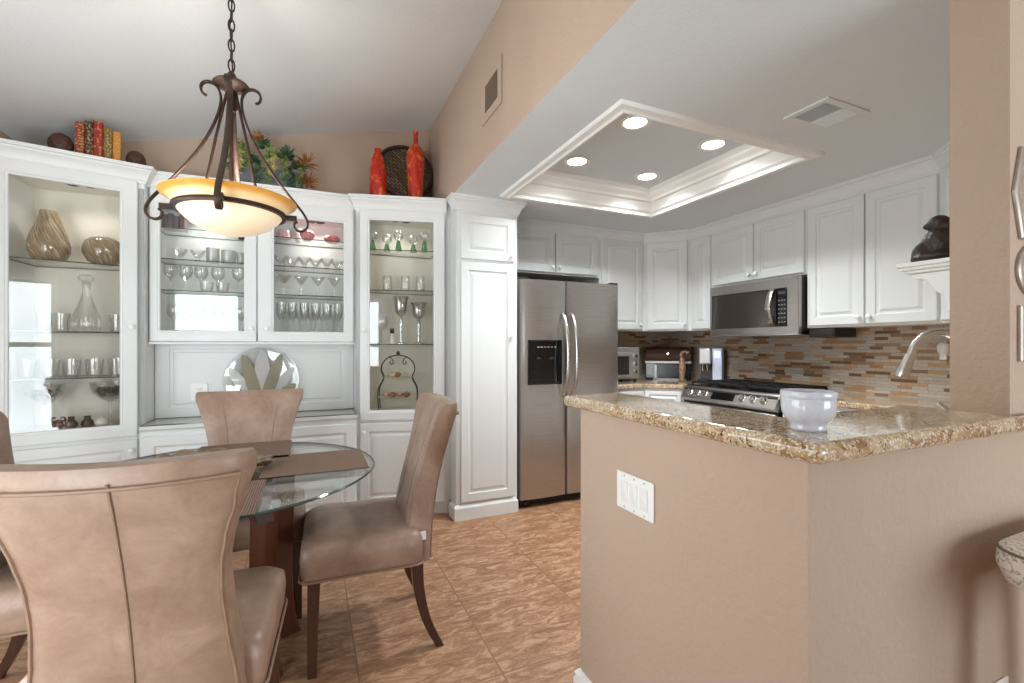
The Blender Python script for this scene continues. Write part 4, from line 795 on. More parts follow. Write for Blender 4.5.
bm = B(); loops(bm, [sq(.180, .06, .695), sq(.198, .075, .703), sq(.212, .085, .742), sq(.210, .085, .778), sq(.196, .08, .792), sq(.12, .06, .800)]); cu = obj('cushion', bm, feather(), t, smooth=60)
bm = B(); tube(bm, sq(.2105, .085, .779), .0035, 6, True); obj('piping', bm, plain('grey_piping', srgb(120, 112, 104), .7), cu)
PALE = plain('pale_oak', srgb(196, 168, 136), .45, 0, .15, 16, stretch=(8, 8, 1))
for sx, sy in ((-1, -1), (1, -1), (1, 1), (-1, 1)):
    bm = B(); loops(bm, [[(sx*x+a*w_, sy*x+b*w_, z) for a, b in ((-1, -1), (1, -1), (1, 1), (-1, 1))] for x, w_, z in ((.105, .020, .695), (.118, .016, .35), (.132, .012, 0))]); obj('leg', bm, PALE, t, bevel=.002)
bm = B(); box(bm, -.13, -.13, .665, .13, .13, .6945); obj('seat_frame', bm, PALE, t, bevel=.004)
for sy in (-1, 1):
    bm = B(); box(bm, -.115, sy*.124-.009, .20, .115, sy*.124+.009, .235); obj('footrest', bm, PALE, t, bevel=.003)
#@@PART6
# ------------------------------------------------------------------ things on top of the cabinets
TOPZ = 2.3182
dirL = UL; nL = Vector((UL.y, -UL.x))
def spine_mat(name, c, gold, band):
    m, tt, n, p, l = newmat(name); v = coords(tt); br = n.new('ShaderNodeTexBrick'); sp = n.new('ShaderNodeSeparateXYZ'); l.new(v, sp.inputs[0]); cb = n.new('ShaderNodeCombineXYZ'); l.new(sp.outputs[0], cb.inputs[0]); l.new(sp.outputs[2], cb.inputs[1]); l.new(cb.outputs[0], br.inputs['Vector'])
    for k, x in (('Scale', 1), ('Brick Width', band[0]), ('Row Height', band[1]), ('Mortar Size', band[2]), ('Mortar Smooth', .3)): br.inputs[k].default_value = x
    br.offset = .3; ns = noise(tt, v, 90, 2); th = ramp(tt, ns.outputs[0], [(.48, (0, 0, 0)), (.56, (.8, .8, .8))])
    mu = n.new('ShaderNodeMath'); mu.operation = 'MULTIPLY'; l.new(br.outputs['Fac'], mu.inputs[0]); l.new(th, mu.inputs[1])
    mxx = n.new('ShaderNodeMix'); mxx.data_type = 'RGBA'; l.new(mu.outputs[0], mxx.inputs[0]); mxx.inputs[6].default_value = c; mxx.inputs[7].default_value = gold
    l.new(mxx.outputs[2], p.inputs['Base Color']); p.inputs['Roughness'].default_value = .5; return m
PAGES = plain('book_pages', srgb(214, 200, 172), .8, 0, .1, 120)
GOLD = srgb(206, 166, 96)
bks = [('red book with gilt zigzag spine, leftmost of the row on the cabinet', .040, .222, srgb(132, 40, 30), (.05, .016, .005)), ('dark brown book with pale spine lettering, second in the row', .035, .238, srgb(58, 40, 34), (.02, .022, .004)), ('tall crimson book with gilt title block, third in the row', .043, .250, srgb(146, 30, 28), (.03, .05, .005)), ('olive book with gilt spine bands, fourth in the row', .040, .224, srgb(104, 92, 42), (.02, .018, .004)), ('short orange-gold book, rightmost of the row on the cabinet', .038, .210, srgb(196, 122, 36), (.012, .014, .003))]
B0 = Vector((-1.231, 3.421)); s_ = 0
for i, (lab, w_, h_, c, band) in enumerate(bks):
    p = B0+dirL*s_; t = thing('book', lab, 'book', (p.x, p.y, TOPZ), A, 'old books on the left cabinet'); s_ += w_+.0015
    bm = B(); D = .15
    loops(bm, [[(x, y, z) for x, y in ((0, D), (0, .004), (.004, 0), (w_-.004, 0), (w_, .004), (w_, D), (w_-.003, D), (w_-.003, .006), (.003, .006), (.003, D))] for z in (0, h_)]); obj('cover', bm, spine_mat('book_spine_cloth', c, GOLD, band), t, smooth=30)
    bm = B(); box(bm, .0035, .0065, .004, w_-.0035, D-.004, h_-.005); obj('pages', bm, PAGES, t, smooth=0)
WOV = plain('woven_brown_cane', srgb(72, 44, 30), .55, 0, .5, 60, .9, 70, .006)
for lab, p, r_ in (('woven brown ball bookend left of the books', B0-dirL*.068, .056), ('woven brown ball bookend right of the books', B0+dirL*(s_+.060), .050)):
    t = thing('bookend', lab, 'bookend', (p.x, p.y+.030, TOPZ), 0, 'woven ball bookends')
    bm = B(); lathe(bm, [(0, 0), (r_*.55, 0), (r_*.62, .012), (r_*.86, r_*.75), (r_, r_*1.25), (r_*.96, r_*1.75), (r_*.7, r_*2.25), (r_*.3, r_*2.5), (0, r_*2.54)], 20); obj('ball', bm, WOV, t, smooth=60)
    for k in range(6):
        a0 = k*math.pi/6; bm = B(); tube(bm, [(math.cos(a0)*r_*.93*math.cos(q), math.sin(a0)*r_*.93*math.cos(q), r_*1.3+r_*1.22*math.sin(q)) for q in [2*math.pi*j/24 for j in range(24)] if r_*1.3+r_*1.22*math.sin(q) > .012], .0028, 5); obj('cane_strand', bm, WOV, t)
# red vases and the woven tray
def lacquer():
    m, tt, n, p, l = newmat('red_orange_lacquer'); a = noise(tt, coords(tt, 'Object', (1, 1, .6)), 17, 5, .68, .8)
    l.new(ramp(tt, a.outputs[0], [(.28, srgb(74, 14, 10)), (.42, srgb(172, 24, 12)), (.54, srgb(196, 40, 14)), (.60, srgb(214, 120, 34)), (.66, srgb(206, 150, 60)), (.72, srgb(186, 36, 14))]), p.inputs['Base Color']); p.inputs['Roughness'].default_value = .28; p.inputs['Coat Weight'].default_value = .4; return m
LAC = lacquer()
bm = B(); lathe(bm, [(0, 0), (.058, 0), (.061, .01), (.061, .20), (.058, .26), (.046, .33), (.032, .37), (.024, .385), (.023, .405), (.025, .412), (.020, .412), (.018, .39), (0, .37)], 36, )
tag(obj('floor_vase', bm, LAC, None, (.470, 3.575, TOPZ), smooth=50), 'shorter red-orange vase with wide shoulders, left on the cabinet top', 'vase', 'red vases on the cabinet top')
bm = B(); lathe(bm, [(0, 0), (.042, 0), (.045, .01), (.054, .14), (.064, .28), (.068, .36), (.064, .40), (.048, .435), (.028, .455), (.019, .475), (.017, .53), (.020, .555), (.023, .558), (.018, .558), (.014, .53), (0, .5)], 36)
tag(obj('floor_vase', bm, LAC, None, (.738, 3.50, TOPZ), smooth=50), 'taller red-orange vase with long thin neck in front of the tray', 'vase', 'red vases on the cabinet top')
def basket():
    m, tt, n, p, l = newmat('basket_weave'); ck = n.new('ShaderNodeTexBrick'); v = coords(tt, 'Object', (1, 1, 1), (0, 0, R(45))); l.new(v, ck.inputs['Vector'])
    for k, x in (('Scale', 1), ('Brick Width', .045), ('Row Height', .020), ('Mortar Size', .0035), ('Mortar Smooth', .3)): ck.inputs[k].default_value = x
    ck.inputs['Color1'].default_value = srgb(150, 128, 104); ck.inputs['Color2'].default_value = srgb(104, 84, 66); ck.inputs['Mortar'].default_value = srgb(46, 32, 24); l.new(ck.outputs['Color'], p.inputs['Base Color']); p.inputs['Roughness'].default_value = .7
    mm = n.new('ShaderNodeMath'); mm.operation = 'MULTIPLY'; mm.inputs[1].default_value = -1; l.new(ck.outputs['Fac'], mm.inputs[0]); bump(tt, mm.outputs[0], .8, .004, p); return m
t = thing('woven_tray', 'round dark-rimmed woven tray leaning on the wall behind the red vases', 'tray', (.700, 3.725, TOPZ+.075), 0, None, (R(80), 0, R(-4)))
bm = B(); lathe(bm, [(0, 0), (.205, 0), (.212, .006), (.205, .010), (0, .008)], 56, (0, .262, 0)); obj('weave', bm, basket(), t, smooth=40)
bm = B(); box(bm, -.09, -.063, -.03, .09, -.050, .05); box(bm, -.09, -.063, -.03, -.07, .05, -.015); box(bm, .07, -.063, -.03, .09, .05, -.015); obj('easel', bm, DWOOD, t, bevel=.002)
bm = B(); tube(bm, [(.222*math.cos(q), .262+.222*math.sin(q), .014) for q in [2*math.pi*j/64 for j in range(64)]], .015, 10, True); obj('rim', bm, plain('dark_brown_rim', srgb(52, 36, 28), .5, 0, .3, 50), t)
# planter with trailing succulents
t = thing('succulent_planter', 'grey planter of trailing green and rust succulents above the glass cabinet', 'plant', (-.262, 3.650, TOPZ)); t.scale = (1.12, 1.12, 1.2)
bm = B(); loops(bm, [[(x*k, y*k, z) for x, y in ((-.20, -.07), (.20, -.07), (.20, .07), (-.20, .07))] for k, z in ((.86, 0), (1, .13), (.96, .13), (.92, .11))]); obj('planter', bm, plain('grey_zinc', srgb(112, 112, 118), .6, .3, .15, 25), t, bevel=.006)
def leafball(bm, c, n, L, W, droop=0, up=.3):
    for k in range(n):
        a = random.uniform(0, 2*math.pi); e = random.uniform(-.3, 1.2); d = Vector((math.cos(a)*math.cos(e), math.sin(a)*math.cos(e), math.sin(e)*(1-droop)+up-droop)).normalized(); sd = d.cross(Vector((0, 0, 1))); sd = (sd if sd.length > .01 else Vector((1, 0, 0))).normalized(); nn = sd.cross(d)
        c0 = Vector(c); l_ = L*random.uniform(.7, 1.2); w_ = W*random.uniform(.8, 1.2)
        v = [bm.verts.new(q) for q in (c0, c0+d*l_*.5+sd*w_+nn*w_*.2, c0+d*l_, c0+d*l_*.5-sd*w_+nn*w_*.2, c0+d*l_*.5-nn*w_*.6)]
        for f in ((0, 1, 2), (0, 2, 3), (0, 4, 1), (1, 4, 2), (2, 4, 3), (3, 4, 0)): bm.faces.new([v[i] for i in f])
def leafmat(nm, lo, hi): 
    m, tt, n, p, l = newmat(nm); ns = noise(tt, coords(tt), 28, 2); l.new(ramp(tt, ns.outputs[0], [(.35, lo), (.65, hi)]), p.inputs['Base Color']); p.inputs['Roughness'].default_value = .55; return m
LG = leafmat('succulent_green', srgb(58, 88, 40), srgb(140, 164, 84)); LD = leafmat('dark_green_leaf', srgb(28, 54, 34), srgb(70, 104, 66)); LR = leafmat('rust_bloom', srgb(120, 76, 40), srgb(178, 122, 66)); LP = leafmat('pale_bud', srgb(170, 160, 90), srgb(206, 196, 130))
for i in range(9):                                                  # trailing strands
    x = -.19+.046*i+random.uniform(-.01, .01); bm = B(); yy = -.075-random.uniform(0, .03); top = .17+random.uniform(-.02, .06); ln = random.uniform(.11, .20)
    for k in range(13):
        q = k/12; leafball(bm, (x+.012*math.sin(k), yy-.035*math.sin(q*2), top-ln*q), 7, .024, .008, .5, .1)
    obj('trailing_stem', bm, [LG, LP, LG, LD][i % 4], t, smooth=0)
for x, z, m_, L_ in ((-.15, .21, LG, .06), (-.03, .26, LD, .06), (.02, .21, LG, .06), (.10, .22, LD, .065), (.17, .16, LD, .055), (-.09, .17, LD, .05)):
    bm = B(); leafball(bm, (x, -.04, z), 46, L_, .013, 0, .2); obj('leaf_cluster', bm, m_, t, smooth=0)
for x, y, z, L_ in ((-.055, -.06, .285, .06), (.215, -.06, .185, .085), (.225, -.05, .075, .085), (-.18, -.05, .24, .05)):
    bm = B(); leafball(bm, (x, y, z), 60, L_, .006, 0, .05); obj('rust_bloom', bm, LR, t, smooth=0)
# ------------------------------------------------------------------ glassware: one mesh per kind, every glass its own object
def gmesh(prof, seg=20, nm='glass'):
    bm = B(); lathe(bm, prof, seg); bmesh.ops.recalc_face_normals(bm, faces=bm.faces[:]); me = bpy.data.meshes.new(nm); bm.to_mesh(me); bm.free()
    for p in me.polygons: p.use_smooth = True
    me.set_sharp_from_angle(angle=R(60)); return me
def place(name, me, m, loc, label, cat, group=None, rz=0, s=1, sub=None):
    if not me.materials: me.materials.append(m)
    o = bpy.data.objects.new(name, me); COL.objects.link(o); o.location = loc; o.rotation_euler = (0, 0, rz); o.scale = (s, s, s); return tag(o, label, cat, group)
ORD = ['leftmost', 'second from left', 'third from left', 'fourth from left', 'fifth from left', 'sixth from left', 'seventh from left']
G_TUMB = gmesh([(0, 0), (.036, 0), (.038, .004), (.043, .105), (.0415, .105), (.036, .012), (0, .012)])
G_LOW = gmesh([(0, 0), (.030, 0), (.033, .004), (.040, .062), (.0385, .062), (.031, .010), (0, .010)])
G_WINE = gmesh([(0, 0), (.034, 0), (.034, .003), (.008, .008), (.004, .02), (.004, .075), (.010, .085), (.034, .108), (.042, .135), (.040, .165), (.035, .180), (.034, .180), (.038, .164), (.040, .135), (.032, .111), (.006, .090), (0, .089)])
G_MART = gmesh([(0, 0), (.036, 0), (.036, .003), (.007, .008), (.005, .02), (.010, .045), (.004, .06), (.006, .075), (.052, .142), (.051, .143), (.006, .081), (0, .080)])
G_FLUTE = gmesh([(0, 0), (.030, 0), (.030, .003), (.006, .008), (.006, .085), (.013, .095), (.028, .125), (.032, .17), (.033, .215), (.032, .215), (.030, .17), (.025, .127), (.008, .100), (0, .099)])
G_CUP = gmesh([(0, 0), (.022, 0), (.024, .006), (.012, .014), (.014, .022), (.038, .055), (.046, .078), (.0445, .078), (.035, .055), (.010, .026), (0, .026)])
zL1, zL2, zL3, zLD = 1.7318, 1.3348, 1.0698, .7770
# left cabinet
def swirl(nm):
    m, tt, n, p, l = newmat(nm); v = coords(tt); sp = n.new('ShaderNodeSeparateXYZ'); l.new(v, sp.inputs[0])
    at = n.new('ShaderNodeMath'); at.operation = 'ARCTAN2'; l.new(sp.outputs[1], at.inputs[0]); l.new(sp.outputs[0], at.inputs[1])
    mz = n.new('ShaderNodeMath'); mz.operation = 'MULTIPLY_ADD'; mz.inputs[1].default_value = 6; l.new(sp.outputs[2], mz.inputs[0]); l.new(at.outputs[0], mz.inputs[2])
    sn = n.new('ShaderNodeMath'); sn.operation = 'MULTIPLY'; sn.inputs[1].default_value = 2; l.new(mz.outputs[0], sn.inputs[0])
    cb = n.new('ShaderNodeCombineXYZ'); c1 = n.new('ShaderNodeMath'); c1.operation = 'COSINE'; s1 = n.new('ShaderNodeMath'); s1.operation = 'SINE'; l.new(mz.outputs[0], c1.inputs[0]); l.new(mz.outputs[0], s1.inputs[0]); l.new(c1.outputs[0], cb.inputs[0]); l.new(s1.outputs[0], cb.inputs[1]); l.new(sp.outputs[2], cb.inputs[2])
    ns = noise(tt, cb.outputs[0], 4.2, 4, .7, .8)
    l.new(ramp(tt, ns.outputs[0], [(.30, srgb(98, 74, 54)), (.40, srgb(206, 192, 166)), (.46, srgb(128, 102, 78)), (.54, srgb(172, 152, 122)), (.60, srgb(92, 70, 54)), (.68, srgb(214, 202, 178)), (.75, srgb(132, 108, 82))]), p.inputs['Base Color']); p.inputs['Roughness'].default_value = .08; p.inputs['Coat Weight'].default_value = .6; return m
SW = swirl('swirled_taupe_glass')
bm = B(); lathe(bm, [(0, 0), (.045, 0), (.075, .018), (.093, .06), (.094, .10), (.080, .16), (.058, .22), (.043, .265), (.038, .292), (.036, .292), (.040, .262), (.05, .2), (0, .15)], 40)
tag(obj('swirl_vase', bm, SW, None, (-1.368, 3.485, zL1), smooth=60), 'tall tapering brown-and-cream striped glass vase on the top shelf', 'vase')
bm = B(); lathe(bm, [(0, 0), (.040, 0), (.075, .022), (.098, .07), (.100, .10), (.088, .140), (.062, .162), (.038, .170), (.034, .168), (.06, .155), (.085, .12), (0, .06)], 40)
tag(obj('swirl_vase', bm, SW, None, (-1.135, 3.525, zL1), rz=1.2, smooth=60), 'squat round brown-and-cream striped glass vase on the top shelf', 'vase')
t = thing('decanter', 'cut-glass decanter with round stopper on the left cabinet shelf', 'decanter', (-1.212, 3.515, zL2))
bm = B(); rings = []
for r_, z in [(.052, 0), (.064, .012), (.068, .05), (.058, .10), (.038, .16), (.023, .21), (.017, .25), (.020, .285), (.024, .290)]: rings.append([(r_*(1+(.05 if z < .12 else 0)*math.cos(12*q))*math.cos(q), r_*(1+(.05 if z < .12 else 0)*math.cos(12*q))*math.sin(q), z) for q in [2*math.pi*k/48 for k in range(48)]])
loops(bm, rings); obj('body', bm, CRYSTAL, t, smooth=50)
bm = B(); lathe(bm, [(.012, .28), (.016, .296), (.036, .306), (.040, .320), (.034, .332), (.015, .338), (0, .338)], 12); obj('stopper', bm, CRYSTAL, t, smooth=20)
for i, (x, y) in enumerate(((-1.40, 3.50), (-1.325, 3.51), (-1.075, 3.545))): place('tumbler', G_TUMB, CRYSTAL, (x, y, zL2), 'clear tumbler, %s on the decanter shelf' % ORD[i], 'glass', 'tumblers on the decanter shelf')
for i, x in enumerate((-1.455, -1.365, -1.275, -1.175, -1.075)): place('tumbler', G_TUMB, CRYSTAL, (x, 3.47+.06*i/4, zL3), 'clear tumbler, %s in the row above the pebble bowls' % ORD[i], 'glass', 'tumblers above the pebble bowls')
PEB = plain('dark_glass_pebbles', srgb(50, 62, 64), .08, 0, .6, 60, coat=.6)
for k, (x, y, lab) in enumerate(((-1.392, 3.485, 'left'), (-1.112, 3.55, 'right'))):
    me = gmesh([(0, 0), (.052, 0), (.052, .004), (.012, .012), (.007, .03), (.007, .125), (.014, .138), (.050, .158), (.082, .195), (.092, .225), (.096, .256), (.0945, .256), (.088, .222), (.076, .194), (.045, .164), (.008, .146), (0, .145)], 32)
    place('compote_bowl', me, CRYSTAL, (x, y, zLD), 'tall footed glass bowl on the %s of the cabinet floor' % lab, 'glass bowl', 'footed glass bowls')
    bm = B()
    for q in range(150):
        a = random.uniform(0, 2*math.pi); zz = random.uniform(.170, .222); rr_ = math.sqrt(random.random())*(.030+.047*min(1, (zz-.165)/.045)); ico(bm, (rr_*math.cos(a), rr_*math.sin(a), zz), random.uniform(.006, .010), 1)
    o = obj('glass_pebbles', bm, PEB, None, (x, y, zLD), smooth=60); tag(o, 'dark glass pebbles filling the %s footed bowl' % lab, 'pebbles', kind='stuff')
REDC = plain('dark_red_ceramic', srgb(82, 22, 22), .25, 0, .2, 30, coat=.4); BRC = plain('brown_glazed_clay', srgb(92, 72, 58), .3, 0, .25, 30); WHC = plain('white_glazed_clay', srgb(222, 216, 206), .3, 0, .08, 30)
t = thing('ornament', 'small dark red crab-like ornament on the cabinet floor', 'ornament', (-1.315, 3.455, zLD))
bm = B(); ico(bm, (0, 0, .026), .032, 3, (1, .9, .82)); obj('body', bm, REDC, t)
for sx in (-1, 1):
    bm = B(); tube(bm, catmull([(sx*.020, 0, .036), (sx*.032, -.004, .052), (sx*.024, -.006, .064), (sx*.012, -.006, .062)], 4), [.007]*4+[.006]*4+[.005]*5, 8); obj('claw', bm, REDC, t)
for x, y, h_, lab in ((-1.268, 3.478, .062, 'small brown clay jug beside the red ornament'), (-1.195, 3.482, .066, 'small brown clay jug left of the white ornament')):
    me = gmesh([(0, 0), (.026, 0), (.031, .014), (.028, .030), (.016, .044), (.013, .052), (.017, .060), (.015, .062), (.010, .054), (0, .04)], 20); place('clay_jug', me, BRC, (x, y, zLD), lab, 'jug', 'brown clay jugs')
me = gmesh([(0, 0), (.022, 0), (.034, .016), (.034, .034), (.022, .050), (.010, .056), (.006, .064), (0, .066)], 20); place('ornament', me, WHC, (-1.128, 3.472, zLD), 'round white ornament in front of the right footed bowl', 'ornament')
me = gmesh([(0, 0), (.026, 0), (.030, .010), (.040, .055), (.036, .10), (.022, .125), (.024, .132), (.019, .132), (0, .11)], 24); place('bud_vase', me, WHC, (-1.015, 3.60, zLD), 'small white vase at the right end of the cabinet floor', 'vase')
# centre cabinet
zC = (2.0068, 1.8078, 1.6088, 1.3438)
PLUM = plain('plum_leather_box', srgb(72, 44, 46), .5, 0, .3, 40)
for i in range(4):
    bm = B(); h_ = (.090, .096, .084, .098)[i]; box(bm, -.014, -.05, 0, .014, .05, h_); tag(obj('small_book', bm, PLUM, None, (-.850+.031*i, 3.64, zC[0]), bevel=.003), 'small plum-coloured book, %s on the top shelf behind the lamp' % ORD[i], 'book', 'small plum books')
me = gmesh([(0, 0), (.034, 0), (.037, .005), (.037, .062), (.034, .067), (0, .067)], 20); PNK = plain('pink_floral_china', srgb(214, 168, 176), .25, 0, .35, 55, coat=.4)
place('china_box', me, PNK, (-.165, 3.64, zC[0]), 'small pink china pot at left of the top shelf', 'pot')
PNK2 = plain('rose_patterned_china', srgb(206, 120, 128), .25, 0, .55, 60, coat=.4); COR = plain('coral_pink_china', srgb(212, 104, 104), .25, 0, .35, 60, coat=.4)
me = gmesh([(0, 0), (.028, 0), (.030, .004), (.046, .028), (.052, .046), (.044, .060), (.020, .070), (.008, .078), (0, .078)], 24); place('china_dish', me, PNK2, (-.015, 3.62, zC[0]), 'rose-patterned lidded china dish in the middle of the top shelf', 'dish')
me = gmesh([(0, 0), (.040, 0), (.044, .004), (.056, .024), (.056, .032), (.046, .044), (.02, .052), (0, .053)], 24); place('china_dish', me, COR, (.150, 3.62, zC[0]), 'low coral china dish at the right end of the top shelf', 'dish')
me = gmesh([(0, 0), (.020, 0), (.022, .004), (.022, .10), (0, .10)], 18); place('white_candle', me, WHC, (-.075, 3.70, zC[0]), 'white pillar candle behind the china dishes', 'candle')
FROST = glassmat('frosted_glass', (.90, .91, .91), .06, .7, .15, (.72, .73, .73), .35)
for i, x in enumerate((-.78, -.68)): place('glass_cup', G_CUP, CRYSTAL, (x, 3.64, zC[1]), 'footed clear glass cup, %s on the left second shelf' % ORD[i], 'glass', 'footed cups on the left second shelf')
for i, (x, w_, h_) in enumerate(((-.595, .038, .098), (-.505, .042, .090), (-.428, .028, .08))):
    me = gmesh([(0, 0), (w_*.9, 0), (w_, .006), (w_*1.04, h_), (w_*.98, h_), (w_*.92, .012), (0, .012)], 14); place('frosted_jar', me, FROST, (x, 3.64, zC[1]), 'frosted glass jar, %s below the lamp bowl' % ORD[i], 'jar', 'frosted jars')
for i in range(6): place('glass_cup', G_CUP, CRYSTAL, (-.185+.075*i, 3.62+.05*(i % 2), zC[1]), 'footed clear glass cup, %s on the right second shelf' % ORD[i], 'glass', 'footed cups on the right second shelf')
for i, (x, y) in enumerate(((-.83, 3.64), (-.755, 3.68), (-.672, 3.70), (-.575, 3.70), (-.445, 3.63))): place('wine_glass', G_WINE, CRYSTAL, (x, y, zC[2]), 'clear wine glass, %s on the left third shelf' % ORD[i], 'wine glass', 'wine glasses on the left third shelf', s=.98)
for i, x in enumerate((-.620, -.53)): place('tumbler', G_LOW, CRYSTAL, (x, 3.585, zC[2]), 'short clear tumbler, %s in front of the wine glasses' % ORD[i], 'glass', 'short tumblers on the left third shelf')
for i, x in enumerate((-.165, -.055, .055, .165)): place('martini_glass', G_MART, CRYSTAL, (x, 3.62, zC[2]), 'clear martini glass, %s on the right third shelf' % ORD[i], 'martini glass', 'martini glasses')
for i, x in enumerate((-.82, -.72, -.62, -.52, -.435)): place('wine_glass', G_WINE, CRYSTAL, (x, 3.68, zC[3]), 'clear wine glass, %s on the left cabinet floor' % ORD[i], 'wine glass', 'wine glasses on the left cabinet floor')
for i in range(6): place('flute_glass', G_FLUTE, CRYSTAL, (-.185+.076*i, 3.63, zC[3]), 'clear stemmed flute, %s on the right cabinet floor' % ORD[i], 'flute', 'flutes on the right cabinet floor')
for i in range(5): place('flute_glass', G_FLUTE, CRYSTAL, (-.145+.078*i, 3.72, zC[3]), 'clear stemmed flute, %s in the back row of the cabinet floor' % ORD[i], 'flute', 'flutes in the back row')
# right cabinet
zR = (1.9588, 1.6628, 1.2658, .7770)
GRN = glassmat('green_glass_stem', (.34, .62, .34), .08, .8, grey=(.10, .36, .12), body=.5)
for i, (x, y, k, lab) in enumerate(((.432, 3.57, 1.15, 'tall, at the left end'), (.533, 3.55, .82, 'short, second from left'), (.610, 3.50, 1.12, 'tall, in the middle'), (.722, 3.50, .80, 'short, fourth from left'), (.798, 3.46, 1.18, 'tall, at the right end'))):
    t = thing('green_stem_glass', 'clear globe glass on green stem, %s' % lab, 'glass', (x, y, zR[0]), 0, 'green-stemmed glasses'); hs = .072*k
    bm = B(); lathe(bm, [(0, 0), (.027, 0), (.026, .004), (.012, hs), (0, hs)], 20); obj('stem', bm, GRN, t, smooth=50)
    bm = B(); lathe(bm, [(0, hs), (.012, hs+.001), (.030, hs+.014), (.037, hs+.034), (.034, hs+.056), (.027, hs+.068), (.026, hs+.068), (.033, hs+.055), (.0355, hs+.034), (.028, hs+.016), (0, hs+.006)], 22); obj('globe', bm, CRYSTAL, t, smooth=60)
me = gmesh([(0, 0), (.034, 0), (.036, .005), (.037, .080), (.034, .105), (.028, .117), (.026, .117), (.032, .10), (.034, .02), (0, .012)], 20)
for i, (x, y) in enumerate(((.535, 3.54), (.662, 3.51), (.768, 3.48))): place('tumbler', me, CRYSTAL, (x, y, zR[1]), 'clear beer tumbler, %s under the green-stemmed glasses' % ORD[i], 'glass', 'tumblers under the green-stemmed glasses')
hurr = lambda k: [(0, 0), (.040, 0), (.040, .006), (.014, .014), (.011, .08*k), (.016, .15*k), (.011, .19*k), (.030, .205*k), (.042, .225*k), (.045, .26*k), (.047, .29*k), (.062, .325*k), (.060, .325*k), (.044, .29*k), (.041, .23*k), (0, .215*k)]
place('candle_holder', gmesh(hurr(1.09), 24), SMOKE, (.628, 3.50, zR[2]), 'taller smoky glass candle holder with flared cup', 'candle holder', 'smoky glass candle holders')
place('candle_holder', gmesh(hurr(.96), 24), SMOKE, (.757, 3.48, zR[2]), 'shorter smoky glass candle holder with flared cup', 'candle holder', 'smoky glass candle holders')
place('goblet', G_WINE, CRYSTAL, (.492, 3.53, zR[2]), 'clear glass goblet left of the smoky candle holders', 'goblet', s=1.15)
t = thing('figurine', 'tiny black-and-white figurine between goblet and candle holders', 'figurine', (.562, 3.49, zR[2]))
bm = B(); lathe(bm, [(0, 0), (.020, 0), (.022, .01), (.016, .06), (.012, .075), (0, .08)], 16); obj('body', bm, WHC, t)
bm = B(); ico(bm, (0, 0, .093), .018, 2); ico(bm, (-.010, 0, .112), .007, 1); ico(bm, (.010, 0, .112), .007, 1); obj('head', bm, BLACK, t)
# two-tier wire stand with shells
t = thing('tiered_stand', 'dark wire two-tier stand holding plates of sea shells', 'stand', (.612, 3.525, zR[3]), R(-14))
WIRE = plain('dark_wire_iron', srgb(58, 48, 42), .45, .6, .15, 40)
for sx in (-1, 1):
    for sy in (-1, 1):
        pts = catmull([(sx*.135, sy*.05, .0), (sx*.142, sy*.05, .08), (sx*.138, sy*.045, .16), (sx*.105, sy*.03, .235), (sx*.122, sy*.02, .29), (sx*.112, sy*.015, .345), (sx*.065, sy*.01, .39), (0, 0, .405)], 5)
        bm = B(); tube(bm, pts, .0042, 6); obj('wire_leg', bm, WIRE, t)
    bm = B(); tube(bm, catmull([(sx*.065, 0, .392), (sx*.045, 0, .375), (sx*.035, 0, .35), (sx*.048, 0, .335), (sx*.060, 0, .348), (sx*.052, 0, .360)], 5), .0035, 6); obj('wire_scroll', bm, WIRE, t)
bm = B(); ico(bm, (0, 0, .418), .015, 2, (1, 1, 1.2)); obj('finial', bm, WIRE, t)
for z, r_ in ((.082, .158), (.232, .132)):
    bm = B(); lathe(bm, [(0, z), (r_*.7, z), (r_*.92, z+.006), (r_, z+.010), (r_*.9, z+.011), (r_*.65, z+.006), (0, z+.006)], 32); bmesh.ops.scale(bm, vec=(1, .60, 1), verts=bm.verts[:]); obj('plate', bm, WHC, t)
def shell(x, y, z, s, a, c, lab):
    bm = B(); rings = []
    for k in range(13):
        q = k/12; r_ = s*(.55*math.sin(min(1, q*1.25)*math.pi*.9)+.05)*(1+.10*math.cos(k*2.6)); rings.append([(r_*math.cos(u), (q-.5)*2*s, r_*math.sin(u)+s*.52) for u in [2*math.pi*j/12 for j in range(12)]])
    loops(bm, rings); o = obj('sea_shell', bm, c, None, (x, y, z), a, smooth=60); return tag(o, lab, 'shell', 'sea shells on the wire stand')
SH1 = plain('cream_shell', srgb(214, 192, 164), .45, 0, .2, 90); SH2 = plain('brown_spotted_shell', srgb(142, 98, 66), .4, 0, .6, 90)
Q = Matrix.Translation((.612, 3.525, zR[3])) @ Matrix.Rotation(R(-14), 4, 'Z')
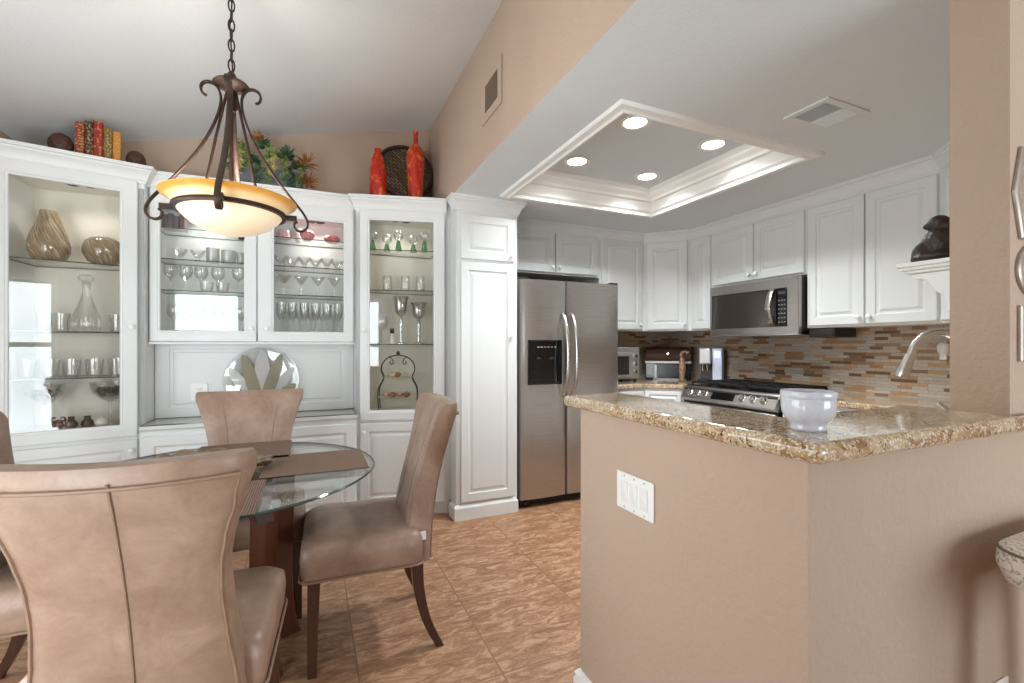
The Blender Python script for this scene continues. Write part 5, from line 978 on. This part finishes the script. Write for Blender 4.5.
for k, (x, y, z, s, a, c, lab) in enumerate(((-.085, 0, .0885, .026, .6, SH1, 'cream sea shell at left of the lower plate'), (-.040, -.03, .0885, .028, 1.7, SH2, 'brown spotted sea shell at left front of the lower plate'), (.010, .015, .0885, .026, -.4, SH1, 'cream sea shell in the middle of the lower plate'), (.060, -.02, .0885, .028, 1.2, SH2, 'brown spotted sea shell at right of the lower plate'), (-.045, 0, .2385, .024, .8, SH1, 'cream sea shell at left of the upper plate'), (.0, -.01, .2385, .026, -.7, SH2, 'brown spotted sea shell in the middle of the upper plate'), (.050, 0, .2385, .022, 1.6, SH1, 'pale sea shell at right of the upper plate'))):
    p = Q @ Vector((x, y, z)); shell(p.x, p.y, p.z+.0025, s*1.28, a, c, lab)
# glass petal platter standing in the nook
t = thing('glass_platter', 'large round glass platter with clear and olive petal pattern in the nook', 'platter', (-.300, 3.565, .7832), 0, None, (R(-9), 0, 0))
bm = B(); M = Matrix.Translation((0, 0, .232)) @ Matrix.Rotation(R(90), 4, 'X'); lathe(bm, [(0, -.003), (.14, -.003), (.215, .012), (.232, .020), (.230, .024), (.212, .016), (.14, .003), (0, .003)], 64, M=M); obj('disc', bm, glassmat('platter_glass', (.98, .98, .98), .05, .55, grey=(.8, .82, .8)), t, smooth=40)
PO = glassmat('olive_tinted_glass', (.80, .80, .70), .08, .5, grey=(.42, .40, .30), body=.5); PW = glassmat('milky_glass', (.96, .96, .96), .10, .6, grey=(.86, .87, .86), body=.42)
for k in range(9):
    a = R(-66+16.5*k); L = .425*max(.52, math.cos(a)); w_ = .038 if k != 4 else .050; bm = B(); front = []
    for side in (0, 1):
        rr = []
        for j in range(32):
            q = 2*math.pi*j/32; lx = w_*math.sin(q); lz = L*(.5+.5*math.cos(q))
            rr.append((lx*math.cos(a)+lz*math.sin(a), -.012-.003*(k % 2)-side*.004, .022+lz*math.cos(a)-lx*math.sin(a)))
        front.append(rr)
    loops(bm, front); o = obj('petal', bm, PO if k % 2 else PW, t, smooth=30); o['label'] = 'olive glass petal' if k % 2 else 'milky glass petal'
bm = B(); box(bm, -.10, -.035, 0, .10, .035, .012); tube(bm, [(-.07, .03, .01), (-.07, .045, .12)], .004, 6); tube(bm, [(.07, .03, .01), (.07, .045, .12)], .004, 6); obj('easel_foot', bm, DWOOD, t)
#@@END
